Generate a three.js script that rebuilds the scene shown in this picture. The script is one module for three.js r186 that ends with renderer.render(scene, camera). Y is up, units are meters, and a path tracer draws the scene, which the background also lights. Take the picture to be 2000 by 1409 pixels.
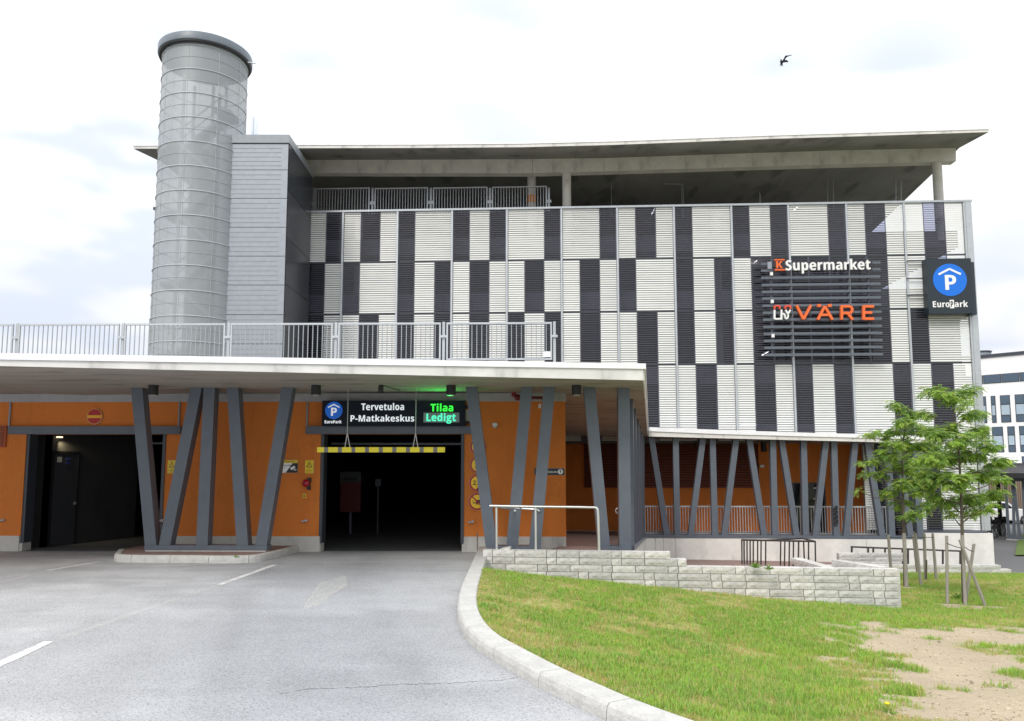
import * as THREE from 'three';
import { TextGeometry } from 'three/addons/geometries/TextGeometry.js';
import { FontLoader } from 'three/addons/loaders/FontLoader.js';
import { mergeGeometries, mergeVertices } from 'three/addons/utils/BufferGeometryUtils.js';
import { MarchingCubes } from 'three/addons/objects/MarchingCubes.js';
import { RectAreaLightUniformsLib } from 'three/addons/lights/RectAreaLightUniformsLib.js';

// ------------------------------------------------------------------ camera, sky, sun, exposure
const V3 = THREE.Vector3;
const FOCAL = 1510, CX = 1000, CY = 763.7, PITCH = 0.099, EYE = 1.9;     // as measured on the 2000 x 1409 photograph
const scene = new THREE.Scene();
const camera = new THREE.PerspectiveCamera(2 * Math.atan(704.5 / FOCAL) * 180 / Math.PI, 2000 / 1409, 0.1, 3000);
camera.position.set(0, EYE, 0);
camera.rotation.x = PITCH;
camera.setViewOffset(2000, 1409, 0, 704.5 - CY, 2000, 1409);             // the photograph's crop: lens shifted upwards
camera.updateProjectionMatrix();
const renderer = new THREE.WebGLRenderer({ antialias: true });
renderer.setSize(1024, 721);
renderer.toneMapping = THREE.LinearToneMapping;
renderer.toneMappingExposure = 1.08;
renderer.shadowMap.enabled = true;
RectAreaLightUniformsLib.init();

let seed = 12345;
const rnd = () => { seed = (seed * 1664525 + 1013904223) >>> 0; return seed / 4294967296; };
const rr = (a, b) => a + (b - a) * rnd();
const clamp = (x, a = 0, b = 1) => Math.min(b, Math.max(a, x));
const mix = (a, b, t) => a + (b - a) * t;
const sstep = (a, b, x) => { const t = clamp((x - a) / (b - a)); return t * t * (3 - 2 * t); };
// value noise, periodic with period p lattice cells
const hash = (x, y, s) => { let h = (x * 374761393 + y * 668265263 + s * 974634777) | 0; h = Math.imul(h ^ (h >>> 13), 1274126177); h ^= h >>> 16; return (h >>> 0) / 4294967296; };
function vnoise(x, y, p, s) {
  const xi = Math.floor(x), yi = Math.floor(y), xf = x - xi, yf = y - yi, m = (a) => ((a % p) + p) % p;
  const u = xf * xf * (3 - 2 * xf), v = yf * yf * (3 - 2 * yf);
  return mix(mix(hash(m(xi), m(yi), s), hash(m(xi + 1), m(yi), s), u), mix(hash(m(xi), m(yi + 1), s), hash(m(xi + 1), m(yi + 1), s), u), v);
}
function fbm(x, y, p, oct, s) { let a = 0.5, t = 0, n = 0; for (let i = 0; i < oct; i++) { t += a * vnoise(x, y, p, s + i); n += a; a *= 0.5; x *= 2; y *= 2; p *= 2; } return t / n; }

function ray(px, py) {
  const x = (px - CX) / FOCAL, y = -(py - CY) / FOCAL, c = Math.cos(PITCH), s = Math.sin(PITCH);
  return new V3(x, y * c + s, -c + y * s);
}
// a sky of thin bright overcast with pale blue openings
{
  const W = 1024, H = 512, d = new Float32Array(W * H * 4), holes = [[60, 480, .17], [110, 150, .10], [230, 560, .09], [1965, 660, .09], [1490, 140, .04], [30, 330, .09], [960, 130, .06], [600, 250, .07], [1760, 170, .07]].map(([x, y, r]) => [ray(x, y).normalize(), r]);
  for (let j = 0; j < H; j++) for (let i = 0; i < W; i++) {
    const el = ((j + .5) / H - .5) * Math.PI, az = ((i + .5) / W - .5) * 2 * Math.PI;
    const v = new V3(Math.cos(el) * Math.cos(az), Math.sin(el), Math.cos(el) * Math.sin(az));
    const up = Math.max(0, v.y), q = 1 / (up + .25);
    const n = fbm(v.x * q * 1.7 + 40, v.z * q * 3.4 + 40, 512, 6, 7), n2 = fbm(v.x * q * 5 + 9, v.z * q * 9 + 3, 512, 4, 91);
    const n3 = fbm(v.x * q * 3.1 + 20 + n2 * .35, v.y * 14 + v.z * q * 2.2 + 30, 512, 6, 57);
    let blue = sstep(.38, .74, n) * .42 + sstep(.45, .7, n3) * .22;
    for (const [h, r] of holes) { const a = v.angleTo(h); blue += .9 * Math.exp(-(a * a) / (r * r * 1.5)) * sstep(.40, .66, n3); }
    blue = clamp(blue, 0, 1);
    const L = .88 * (1 + 1.8 * up * up), tex = mix(.96, 1.06, n2), k = (j * W + i) * 4;
    const w = [1.0 * L * tex, 1.01 * L * tex, 1.03 * L * tex], b = [.80 * L, .87 * L, 1.0 * L].map((c) => c * (up < .6 ? 1 / Math.max(1, L) : 1 / Math.max(1, L)));
    for (let c = 0; c < 3; c++) d[k + c] = v.y < -.02 ? [.42, .42, .42][c] : mix(w[c], b[c], blue);
    d[k + 3] = 1;
  }
  const t = new THREE.DataTexture(d, W, H, THREE.RGBAFormat, THREE.FloatType);
  t.mapping = THREE.EquirectangularReflectionMapping; t.magFilter = t.minFilter = THREE.LinearFilter; t.needsUpdate = true;
  scene.background = t; scene.environment = t;
}
const sun = new THREE.DirectionalLight(0xfff8f0, 1.5);
sun.position.set(-22, 40, 24); sun.target.position.set(0, 0, -18); sun.castShadow = true; sun.shadow.radius = 28;
Object.assign(sun.shadow.camera, { left: -45, right: 45, top: 45, bottom: -45, near: 1, far: 160 }); sun.shadow.mapSize.set(4096, 4096); sun.shadow.bias = -.0004;
scene.add(sun, sun.target);

// ------------------------------------------------------------------ planes of the place and naming
function onY(px, py, Y) { const d = ray(px, py), t = (Y - EYE) / d.y; return new V3(d.x * t, Y, d.z * t); }
function atZ(px, py, z) { const d = ray(px, py), t = z / d.z; return new V3(d.x * t, EYE + d.y * t, z); }
class Plane {                                  // a vertical plane through (x, z); yaw > 0 brings its right side nearer
  constructor(x, z, deg) { this.o = new V3(x, 0, z); this.a = deg * Math.PI / 180; this.u = new V3(Math.cos(this.a), 0, Math.sin(this.a)); this.n = new V3(-Math.sin(this.a), 0, Math.cos(this.a)); }
  hit(px, py, w = 0) { const d = ray(px, py), t = (w + this.o.dot(this.n)) / d.dot(this.n), p = new V3(d.x * t, EYE + d.y * t, d.z * t); return [p.clone().sub(this.o).dot(this.u), p.y]; }
  at(u, y, w = 0) { return this.o.clone().addScaledVector(this.u, u).addScaledVector(this.n, w).setY(y); }
  loc(p) { const q = p.clone().sub(this.o); return [q.dot(this.u), p.y, q.dot(this.n)]; }
}
const fromPx = (px, z, deg) => { const p = atZ(px, 914, z); return new Plane(p.x, p.z, deg); };
const WORLD = new Plane(0, 0, 0);
const FP = fromPx(1250, -33.3, 2.885);         // louvred facade
const RP = fromPx(1250, -32.1, 2.885);         // posts under the side canopy
const wp0 = onY(620, 1078, 0), WP = new Plane(wp0.x, wp0.z, 1.075);      // orange entrance wall
const tp0 = onY(400, 1074, .16), TP = new Plane(tp0.x, tp0.z, 1.075);    // posts under the entrance canopy
const BP = fromPx(943, -15.75, 6.2);           // split-block retaining wall

const taken = {};
const numbered = (n) => { const k = taken[n] = (taken[n] ?? -1) + 1; return k ? n + '_' + String(k).padStart(3, '0') : n; };
const offs = new WeakMap();
function thing(name, label, category, group, P = WORLD, u = 0, y = 0, w = 0) {
  const o = new THREE.Group(); o.name = numbered(name); o.position.copy(P.at(u, y, w)); o.rotation.y = -P.a;
  o.userData = { label, category }; if (group) o.userData.group = group;
  offs.set(o, [u, y, w]); scene.add(o); return o;
}
function structure(name, label, category) { const o = thing(name, label, category); o.userData.kind = 'structure'; return o; }
function boxUV(g) {
  const p = g.attributes.position, n = g.attributes.normal, uv = new Float32Array(p.count * 2);
  for (let i = 0; i < p.count; i++) {
    const ax = Math.abs(n.getX(i)), ay = Math.abs(n.getY(i)), az = Math.abs(n.getZ(i)), x = p.getX(i), y = p.getY(i), z = p.getZ(i);
    uv.set(ay >= ax && ay >= az ? [x, z] : ax > az ? [z, y] : [x, y], i * 2);
  }
  g.setAttribute('uv', new THREE.BufferAttribute(uv, 2)); return g;
}
function merge(list) {
  const gs = list.flat(9).map((g) => { let q = g.index ? g.toNonIndexed() : g; for (const k of Object.keys(q.attributes)) if (k !== 'position' && k !== 'normal') { if (q === g) q = g.clone(); q.deleteAttribute(k); } return q; });
  return gs.length === 1 ? gs[0].clone() : mergeGeometries(gs);
}
function mesh(name, g, mat) { const m = new THREE.Mesh(g, mat); m.name = name; m.castShadow = m.receiveShadow = true; return m; }
// part of a thing; geometry in the plane's coordinates (u, y, w)
function part(t, name, mat, geoms, opt = {}) {
  const g = opt.uv ? geoms : boxUV(merge([geoms])), o = offs.get(t) ?? [0, 0, 0];
  g.translate(-o[0], -o[1], -o[2]);
  const m = mesh(name, g, mat); (opt.under ?? t).add(m); if (opt.label) m.userData.label = opt.label; if (opt.kind) m.userData.kind = opt.kind;
  return m;
}
function piece(t, name, mat, geom, x, y, z, under) { const o = offs.get(t), m = mesh(name, geom, mat); m.position.set(x - o[0], y - o[1], z - o[2]); (under ?? t).add(m); return m; }
const box = (x0, x1, y0, y1, z0, z1) => new THREE.BoxGeometry(x1 - x0, y1 - y0, z1 - z0).translate((x0 + x1) / 2, (y0 + y1) / 2, (z0 + z1) / 2);
function tri(verts, faces) {                    // flat-shaded solid from points and polygons
  const a = []; for (const f of faces) for (let i = 1; i + 1 < f.length; i++) for (const k of [f[0], f[i], f[i + 1]]) a.push(...verts[k]);
  const g = new THREE.BufferGeometry(); g.setAttribute('position', new THREE.Float32BufferAttribute(a, 3)); g.computeVertexNormals(); return g;
}
// eight corners: bottom a b c d (counter-clockwise seen from above), then top
const hexa = (v) => tri(v, [[3, 2, 1, 0], [4, 5, 6, 7], [0, 1, 5, 4], [1, 2, 6, 5], [2, 3, 7, 6], [3, 0, 4, 7]]);
// a leaning post cut level at both ends
function post(x0, y0, x1, y1, w, z0, z1, zs0 = 0, zs1 = 0) {
  const h = w / 2;
  return hexa([[x0 - h, y0, z1 + zs0], [x0 + h, y0, z1 + zs0], [x0 + h, y0, z0 + zs0], [x0 - h, y0, z0 + zs0], [x1 - h, y1, z1 + zs1], [x1 + h, y1, z1 + zs1], [x1 + h, y1, z0 + zs1], [x1 - h, y1, z0 + zs1]]);
}
// slab over a plan polygon [x, z, yBottom, yTop], counter-clockwise seen from above
function slab(pts) {
  const n = pts.length, v = pts.map((p) => [p[0], p[2], p[1]]).concat(pts.map((p) => [p[0], p[3], p[1]])), f = [[...Array(n).keys()].reverse(), [...Array(n).keys()].map((i) => i + n)];
  for (let i = 0; i < n; i++) { const j = (i + 1) % n; f.push([i, j, j + n, i + n]); }
  return tri(v, f);
}
function rod(p, q, r, seg = 8) {
  const a = p.isVector3 ? p : new V3(...p), b = q.isVector3 ? q : new V3(...q), d = b.clone().sub(a), g = new THREE.CylinderGeometry(r, r, d.length(), seg);
  return g.applyQuaternion(new THREE.Quaternion().setFromUnitVectors(new V3(0, 1, 0), d.normalize())).translate((a.x + b.x) / 2, (a.y + b.y) / 2, (a.z + b.z) / 2);
}
const wire = (pts, r, seg = 24, rad = 8) => new THREE.TubeGeometry(new THREE.CatmullRomCurve3(pts.map((p) => new V3(...p)), false, 'centripetal'), seg, r, rad);
const cyl = (x, y0, y1, z, r, seg = 20) => new THREE.CylinderGeometry(r, r, y1 - y0, seg).translate(x, (y0 + y1) / 2, z);

// ------------------------------------------------------------------ materials
const S2 = (c) => Math.round(255 * (c <= .0031308 ? 12.92 * c : 1.055 * Math.pow(clamp(c), 1 / 2.4) - .055));
function tex(n, metres, fn, srgb = true) {
  const d = new Uint8Array(n * n * 4);
  for (let j = 0; j < n; j++) for (let i = 0; i < n; i++) { const c = fn(i / n, j / n), k = (j * n + i) * 4; for (let q = 0; q < 3; q++) d[k + q] = srgb ? S2(Array.isArray(c) ? c[q] : c) : clamp(Array.isArray(c) ? c[q] : c) * 255; d[k + 3] = 255; }
  const t = new THREE.DataTexture(d, n, n); t.wrapS = t.wrapT = THREE.RepeatWrapping; t.magFilter = THREE.LinearFilter; t.minFilter = THREE.LinearMipmapLinearFilter; t.generateMipmaps = true;
  if (srgb) t.colorSpace = THREE.SRGBColorSpace; t.repeat.set(1 / metres, 1 / metres); t.needsUpdate = true; return t;
}
const std = (color, roughness = .7, o = {}) => new THREE.MeshStandardMaterial({ color: Array.isArray(color) ? new THREE.Color().setRGB(...color) : color, roughness, ...o });
const mottled = (s, lo, hi, period = 6, oct = 6) => (x, y) => mix(lo, hi, fbm(x * period, y * period, period, oct, s));
const concreteTex = tex(512, 3, (x, y) => { const n = fbm(x * 5, y * 5, 5, 6, 3), m = fbm(x * 24, y * 24, 24, 3, 12), st = sstep(.62, .8, fbm(x * 9, y * 3, 9, 4, 77)); const b = mix(.72, 1.05, n) * mix(.94, 1.04, m) * (1 - .22 * st); return [b, b * .985, b * .955]; });
const grainTex = tex(256, 1.1, mottled(21, .86, 1.08, 8, 5));
const grainBump = tex(256, .35, mottled(31, 0, 1, 16, 4), false);
const M = {};
M.concrete = std([.46, .455, .435], .9, { map: concreteTex, bumpMap: grainBump, bumpScale: .003 });
M.paleConcrete = std([.66, .655, .63], .9, { map: concreteTex, bumpMap: grainBump, bumpScale: .003 });
M.whiteFascia = std([.8, .8, .79], .75, { map: concreteTex });
M.flashing = std([.86, .87, .89], .45, { map: grainTex });
// soffit with the print of its formwork boards
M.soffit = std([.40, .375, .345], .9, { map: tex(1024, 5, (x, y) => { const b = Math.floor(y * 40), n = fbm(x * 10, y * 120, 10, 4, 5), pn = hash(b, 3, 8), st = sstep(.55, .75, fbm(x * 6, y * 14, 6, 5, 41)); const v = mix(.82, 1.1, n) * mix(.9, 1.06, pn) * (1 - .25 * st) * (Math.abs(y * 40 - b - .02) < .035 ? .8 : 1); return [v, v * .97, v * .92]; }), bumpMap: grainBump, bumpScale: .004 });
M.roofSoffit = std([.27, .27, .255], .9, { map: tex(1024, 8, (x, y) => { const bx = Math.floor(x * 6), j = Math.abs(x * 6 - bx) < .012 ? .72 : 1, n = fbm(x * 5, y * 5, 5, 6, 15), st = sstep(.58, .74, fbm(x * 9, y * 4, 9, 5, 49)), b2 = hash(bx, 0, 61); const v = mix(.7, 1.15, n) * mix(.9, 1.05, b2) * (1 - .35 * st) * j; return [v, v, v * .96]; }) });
M.orange = std([.70, .205, .034], .85, { map: tex(512, 2.6, (x, y) => { const n = fbm(x * 4, y * 4, 4, 6, 9), m = fbm(x * 60, y * 60, 60, 2, 33); const st = sstep(.58, .76, fbm(x * 14, y * 2, 14, 4, 39)); const v = mix(.86, 1.07, n) * mix(.93, 1.05, m) * (1 - .07 * st); return [v, v * 1.01, v * 1.03]; }), bumpMap: grainBump, bumpScale: .002 });
M.redLouvre = std([.2, .055, .03], .6);
M.steel = std([.11, .13, .16], .42, { map: grainTex });
M.darkSteel = std([.05, .06, .075], .45, { map: grainTex });
M.black = std([.015, .015, .017], .5);
M.galv = std([.52, .55, .58], .38, { metalness: .55, map: grainTex });
M.bar = std([.33, .36, .385], .5, { metalness: .3 });
M.plinth = std([.80, .795, .77], .88, { map: concreteTex, bumpMap: grainBump, bumpScale: .003 });
M.stainless = std([.74, .74, .73], .28, { metalness: .75 });
M.whiteSlat = std([.74, .755, .735], .45, { map: tex(256, 2.3, mottled(71, .93, 1.04, 5, 4)) });
M.whiteSlat2 = std([.70, .715, .70], .45, { map: M.whiteSlat.map });
M.slatEdge = std([.125, .13, .175], .4);
M.pane = new THREE.MeshPhysicalMaterial({ color: new THREE.Color().setRGB(.5, .52, .66), roughness: .05, transmission: 1, thickness: 0, ior: 1.52 });
M.clad = std([.31, .34, .38], .48, { map: grainTex, metalness: .2 });
M.darkClad = std([.06, .064, .075], .3, { map: grainTex });
M.mesh = std([.41, .445, .46], .5, { transparent: true, opacity: .65, metalness: .2 });
M.ring = std([.46, .50, .52], .45, { metalness: .3 });
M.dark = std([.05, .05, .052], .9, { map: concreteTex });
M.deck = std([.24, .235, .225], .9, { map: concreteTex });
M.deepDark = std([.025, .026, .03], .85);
M.yellow = std([.92, .78, .03], .4);
M.chain = std([.55, .55, .53], .4, { metalness: .6 });
M.greyBand = std([.22, .21, .2], .6);
M.white = std([.82, .82, .82], .5);
M.red = std([.42, .02, .02], .35);
M.signOrange = std([.82, .15, .03], .45);
M.glassDark = new THREE.MeshPhysicalMaterial({ color: new THREE.Color().setRGB(.02, .025, .03), roughness: .06 });
const print = (w, h, draw, px = 512) => { const c = document.createElement('canvas'); c.width = px; c.height = Math.round(px * h / w); const g = c.getContext('2d'); g.scale(px / w, px / w); draw(g, w, h); const t = new THREE.CanvasTexture(c); t.colorSpace = THREE.SRGBColorSpace; t.anisotropy = 8; return t; };
const printed = (t, rough = .4) => new THREE.MeshStandardMaterial({ map: t, roughness: rough });
const font = await new FontLoader().loadAsync('fonts/droid/droid_sans_bold.typeface.json');
const rawText = (s, d) => new TextGeometry(s, { font, size: 1, depth: d, curveSegments: 5, bevelEnabled: false });
const CAP = (() => { const g = rawText('H', .1); g.computeBoundingBox(); return g.boundingBox.max.y; })();
// lettering standing on a base line between u0 and u1
function lettering(s, u0, u1, base, cap, w0, depth, wide = true) {
  const g = rawText(s, 1); g.computeBoundingBox(); const b = g.boundingBox, sx = (u1 - u0) / (b.max.x - b.min.x);
  return g.translate(-b.min.x, 0, 0).scale(sx, (cap - base) / CAP, depth).translate(u0, base, w0);
}
// ------------------------------------------------------------------ ground, road, lawn levels
const kerbOut = [[935, 1076], [913.6, 1124], [897, 1165], [892, 1190], [893, 1215], [905, 1243], [930, 1270], [964, 1292], [1048, 1342], [1126, 1381.6], [1182, 1409], [1330, 1470], [1700, 1600]].map(([x, y]) => onY(x, y, 0));
const kerbCurve = new THREE.CatmullRomCurve3(kerbOut, false, 'centripetal');
const KERB_W = .27, KERB_H = .13;
const kerbPts = kerbCurve.getSpacedPoints(120);
const kerbInner = kerbPts.map((p, i) => { const t = kerbPts[Math.min(120, i + 1)].clone().sub(kerbPts[Math.max(0, i - 1)]).normalize(); return new V3(p.x + t.z * KERB_W, 0, p.z - t.x * KERB_W); });
const innerX = (z) => { for (let i = 0; i < 120; i++) { const a = kerbInner[i], b = kerbInner[i + 1]; if ((a.z <= z && z <= b.z) || (b.z <= z && z <= a.z)) return mix(a.x, b.x, (z - a.z) / ((b.z - a.z) || 1)); } return z < kerbInner[0].z ? kerbInner[0].x : kerbInner[120].x + 8; };
const atDepth = (px, py, z) => atZ(px, py, z);
const onBP = (px, py, w = 0) => { const [u, y] = BP.hit(px, py, w); return BP.at(u, y, w); };
const wallL = onBP(947, 1123), wallM = onBP(1238, 1143.6), wallN = onBP(1440, 1163), wallR = onBP(1759, 1191);
const TREE1 = atZ(1883, 1180, -16.8), TREE2 = atZ(1768, 1146, -20.4);
// smooth lawn level through measured points
const levels = [wallL, wallM, wallN, wallR, TREE1, TREE2, atZ(1700, 1128, -24), atZ(1990, 1121, -26.5), atZ(2000, 1250, -11.6), atZ(2000, 1409, -6.8), atZ(1480, 1409, -6.3), atZ(1500, 1280, -10), atZ(2500, 1150, -20)].map((p) => [p.x, p.z, p.y]);
for (let i = 0; i <= 108; i += 9) { const p = kerbInner[i]; if (p.z > -14.6) levels.push([p.x + .02, p.z, KERB_H - .035]); }
levels.push([16, -4, -.3], [9, 2, -.05], [22, -12, -1.1], [26, -26, -1.9]);
const lawnY = (() => {
  const n = levels.length, N = n + 3, A = [], U = (r2) => r2 > 0 ? r2 * Math.log(r2) * .5 : 0;
  for (let i = 0; i < N; i++) A.push(new Array(N + 1).fill(0));
  for (let i = 0; i < n; i++) {
    for (let j = 0; j < n; j++) A[i][j] = U((levels[i][0] - levels[j][0]) ** 2 + (levels[i][1] - levels[j][1]) ** 2) + (i === j ? .02 : 0);
    A[i][n] = A[n][i] = 1; A[i][n + 1] = A[n + 1][i] = levels[i][0]; A[i][n + 2] = A[n + 2][i] = levels[i][1]; A[i][N] = levels[i][2];
  }
  for (let c = 0; c < N; c++) {
    let p = c; for (let r = c + 1; r < N; r++) if (Math.abs(A[r][c]) > Math.abs(A[p][c])) p = r; [A[c], A[p]] = [A[p], A[c]];
    for (let r = 0; r < N; r++) if (r !== c) { const f = A[r][c] / A[c][c]; if (f) for (let k = c; k <= N; k++) A[r][k] -= f * A[c][k]; }
  }
  const w = A.map((r, i) => r[N] / r[i]);
  return (x, z) => { let s = w[n] + w[n + 1] * x + w[n + 2] * z; for (let i = 0; i < n; i++) s += w[i] * U((x - levels[i][0]) ** 2 + (z - levels[i][1]) ** 2); return s; };
})();
const LOW = -2.15;                                                        // level of the yard beside the building
{ const t = structure('ground', 'bare ground reaching the horizon round the buildings', 'ground');
  part(t, 'earth', std([.25, .235, .2], .95, { map: concreteTex }), box(-1500, 1500, LOW - 1, LOW - .25, -1800, 400)); }

function sheet(P) {                                                       // grid rows of points -> surface with uv in metres
  const R = P.length, C = P[0].length, pos = [], uv = [], idx = [];
  for (const row of P) for (const p of row) { pos.push(p.x, p.y, p.z); uv.push(p.x, p.z); }
  for (let i = 0; i + 1 < R; i++) for (let j = 0; j + 1 < C; j++) { const a = i * C + j; idx.push(a, a + 1, a + C, a + 1, a + C + 1, a + C); }
  const g = new THREE.BufferGeometry(); g.setAttribute('position', new THREE.Float32BufferAttribute(pos, 3)); g.setAttribute('uv', new THREE.Float32BufferAttribute(uv, 2)); g.setIndex(idx); g.computeVertexNormals();
  if (g.attributes.normal.getY(0) < 0) { g.setIndex(idx.map((_, k) => idx[k - k % 3 + [0, 2, 1][k % 3]])); g.computeVertexNormals(); }
  return g;
}
const tint = (g, fn) => { const p = g.attributes.position, c = new Float32Array(p.count * 3); for (let i = 0; i < p.count; i++) c.set(fn(p.getX(i), p.getZ(i), p.getY(i)), i * 3); g.setAttribute('color', new THREE.BufferAttribute(c, 3)); return g; };

// asphalt: pale dusty aggregate with darker wheel lanes
const asphaltTex = tex(1024, 2.4, (x, y) => { const a = vnoise(x * 190, y * 190, 190, 3), b = vnoise(x * 330, y * 330, 330, 4), n = fbm(x * 8, y * 8, 8, 5, 14); let v = mix(.60, 1.24, a * .55 + b * .45) * mix(.92, 1.06, n); if (a > .86) v *= 1.15; if (b < .16) v *= .6; return [v, v, v * 1.005]; });
const asphaltBump = tex(512, 1.2, (x, y) => vnoise(x * 100, y * 100, 100, 3) * .6 + vnoise(x * 170, y * 170, 170, 5) * .4, false);
const asphalt = std([.44, .443, .447], .92, { map: asphaltTex, bumpMap: asphaltBump, bumpScale: .006, vertexColors: true });
const road = structure('road', 'worn pale grey asphalt drive curving to the garage entrances', 'road');
{
  const xs = [], zs = []; for (let x = -60; x < -14; x += 3) xs.push(x); for (let x = -14; x <= 3.01; x += .12) xs.push(x); xs.push(4, 6, 10, 14);
  for (let z = 40; z > 2; z -= 4) zs.push(z); for (let z = 1; z > -21; z -= .14) zs.push(z); zs.push(-24, -30, -40, -55);
  const end = (z) => z < -15.2 ? 0.05 : 99;
  const P = zs.map((z) => xs.map((x) => { const lim = z < -13 ? innerX(Math.max(z, -15)) - .1 : (z > 3 ? 60 : Math.min(60, innerX(z) - .12)); return new V3(Math.min(x, lim), z < -17.85 ? -.004 : 0, z); }));
  const g = sheet(P), la = onY(640, 1100, 0), lb = onY(760, 1380, 0);
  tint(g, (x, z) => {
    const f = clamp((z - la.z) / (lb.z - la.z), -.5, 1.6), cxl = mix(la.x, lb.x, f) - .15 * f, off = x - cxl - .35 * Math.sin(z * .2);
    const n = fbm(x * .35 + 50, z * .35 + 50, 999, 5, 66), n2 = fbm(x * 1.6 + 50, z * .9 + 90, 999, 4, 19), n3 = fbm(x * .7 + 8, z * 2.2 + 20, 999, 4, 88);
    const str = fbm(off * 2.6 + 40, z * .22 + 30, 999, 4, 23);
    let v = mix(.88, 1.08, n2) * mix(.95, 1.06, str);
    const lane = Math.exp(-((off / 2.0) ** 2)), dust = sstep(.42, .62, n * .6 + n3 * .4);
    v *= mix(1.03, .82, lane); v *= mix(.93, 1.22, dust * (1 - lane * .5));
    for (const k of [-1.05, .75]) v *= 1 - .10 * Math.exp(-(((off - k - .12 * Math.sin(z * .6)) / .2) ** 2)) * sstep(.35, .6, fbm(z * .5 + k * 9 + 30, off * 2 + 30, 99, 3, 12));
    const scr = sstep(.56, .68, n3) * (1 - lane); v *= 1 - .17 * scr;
    if (z < -18.0 || (x < -6.6 && z < -17.95)) v *= .34;  // floor inside the openings darkened in the colour to stand for indoor shade
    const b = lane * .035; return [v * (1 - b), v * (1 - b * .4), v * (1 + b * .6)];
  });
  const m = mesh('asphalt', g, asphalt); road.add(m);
}
// painted markings, a patch of worn arrow and a crack, each a sheet above the asphalt
const flat = (pts, y) => tri(pts.map((p) => [p.x, y, p.z]), [[...pts.keys()]]);
const paint = std([.70, .70, .69], .7, { map: tex(512, 1.1, (x, y) => { const n = fbm(x * 10, y * 10, 10, 5, 51), v = n > .6 ? .72 : mix(.86, 1.04, n); return [v, v, v]; }) });
const worn = new THREE.MeshStandardMaterial({ color: new THREE.Color().setRGB(.72, .7, .66), roughness: .85, transparent: true, alphaMap: tex(512, .9, (x, y) => { const n = fbm(x * 14, y * 14, 14, 5, 52); return sstep(.36, .8, n) * .16 + .13; }, false) });
function stripe(px0, py0, px1, py1, w, mat = paint) {
  const a = onY(px0, py0, 0), b = onY(px1, py1, 0), s = b.clone().sub(a).normalize(), nx = s.z * w / 2, nz = -s.x * w / 2, n = 8, L = [];
  for (let i = 0; i <= n; i++) { const p = a.clone().lerp(b, i / n), j = rr(.85, 1.1); L.push([new V3(p.x + nx * j, .004, p.z + nz * j), new V3(p.x - nx * j, .004, p.z - nz * j)]); }
  const g = sheet(L); road.add(mesh('lane_marking', g, mat));
}
stripe(95, 1254, -70, 1330, .13); stripe(199, 1097, 92, 1115, .12); stripe(536, 1104, 428, 1143, .12); stripe(428, 1143, 110, 1250, .12, worn); stripe(92, 1115, -40, 1150, .12, worn);
{ // worn straight-ahead arrow
  const q = (x, y) => onY(x, y, 0), pts = [[600, 1172], [634, 1140], [622, 1140], [676, 1124], [678, 1146], [664, 1144], [630, 1180], [590, 1194]].map(([x, y]) => q(x, y)).reverse();
  const g = flat(pts, .004);
  road.add(mesh('worn_arrow', boxUV(g), worn));
  const crack = [[545, 1356], [600, 1347], [690, 1344], [780, 1338], [860, 1336], [930, 1332], [985, 1329], [1012, 1322]].map(([x, y]) => q(x, y)), L = [];
  const cc = new THREE.CatmullRomCurve3(crack).getSpacedPoints(150);
  cc.forEach((p, i) => { const w = (.002 + .004 * rnd()) * (fbm(i * .13, 3, 99, 3, 5) > .36 ? 1 : .15), dz = .05 * (fbm(i * .4, 9, 99, 3, 6) - .5); L.push([new V3(p.x, .003, p.z + dz - w), new V3(p.x, .003, p.z + dz + w)]); });
  road.add(mesh('asphalt_crack', sheet(L), std([.14, .14, .145], .95)));
}

// kerb stones along the lawn
const kerbMat = std([.54, .535, .52], .85, { map: tex(512, 1.0, (x, y) => { const n = fbm(x * 8, y * 8, 8, 5, 23), s = vnoise(x * 90, y * 90, 90, 6); const v = mix(.8, 1.08, n) * mix(.88, 1.06, s); return [v, v, v * .98]; }), bumpMap: tex(256, .4, mottled(37, 0, 1, 14, 5), false), bumpScale: .008 });
function kerbRun(t, outer, width, height, inward, stoneLen, rough = 0) {
  const c = new THREE.CatmullRomCurve3(outer, false, 'centripetal'), L = c.getLength(), n = Math.max(1, Math.round(L / stoneLen));
  for (let k = 0; k < n; k++) {
    const sub = 6, a = [], b = [], gap = .004 / L;
    for (let i = 0; i <= sub; i++) { const s = clamp((k + i / sub) / n + (i === 0 ? gap : i === sub ? -gap : 0)), p = c.getPointAt(s), d = c.getTangentAt(s), nx = -d.z * inward, nz = d.x * inward; a.push([p, nx, nz]); }
    const ring = ([p, nx, nz]) => { const e = () => rough * (rnd() - .5); return [[0, -.15], [.01 + e(), height * .5], [.022 + e(), height - .022], [.042, height], [width - .015, height], [width, height - .015], [width, -.3]].map(([o, y]) => [p.x + nx * o, p.y + y, p.z + nz * o]); };
    const v = [], f = [], m = 7; a.forEach((q) => v.push(...ring(q)));
    for (let i = 0; i < sub; i++) for (let j = 0; j + 1 < m; j++) { const q = i * m + j; f.push(inward > 0 ? [q, q + 1, q + m + 1, q + m] : [q, q + m, q + m + 1, q + 1]); }
    f.push([...Array(m).keys()], [...Array(m).keys()].map((j) => sub * m + m - 1 - j));
    part(t, 'kerb_stone', kerbMat, tri(v, f));
  }
}
{ const t = thing('lawn_kerb', 'long pale concrete kerb curving between the asphalt drive and the lawn', 'kerb'); kerbRun(t, kerbOut, KERB_W, KERB_H, -1, 1.0, .004); }

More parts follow.
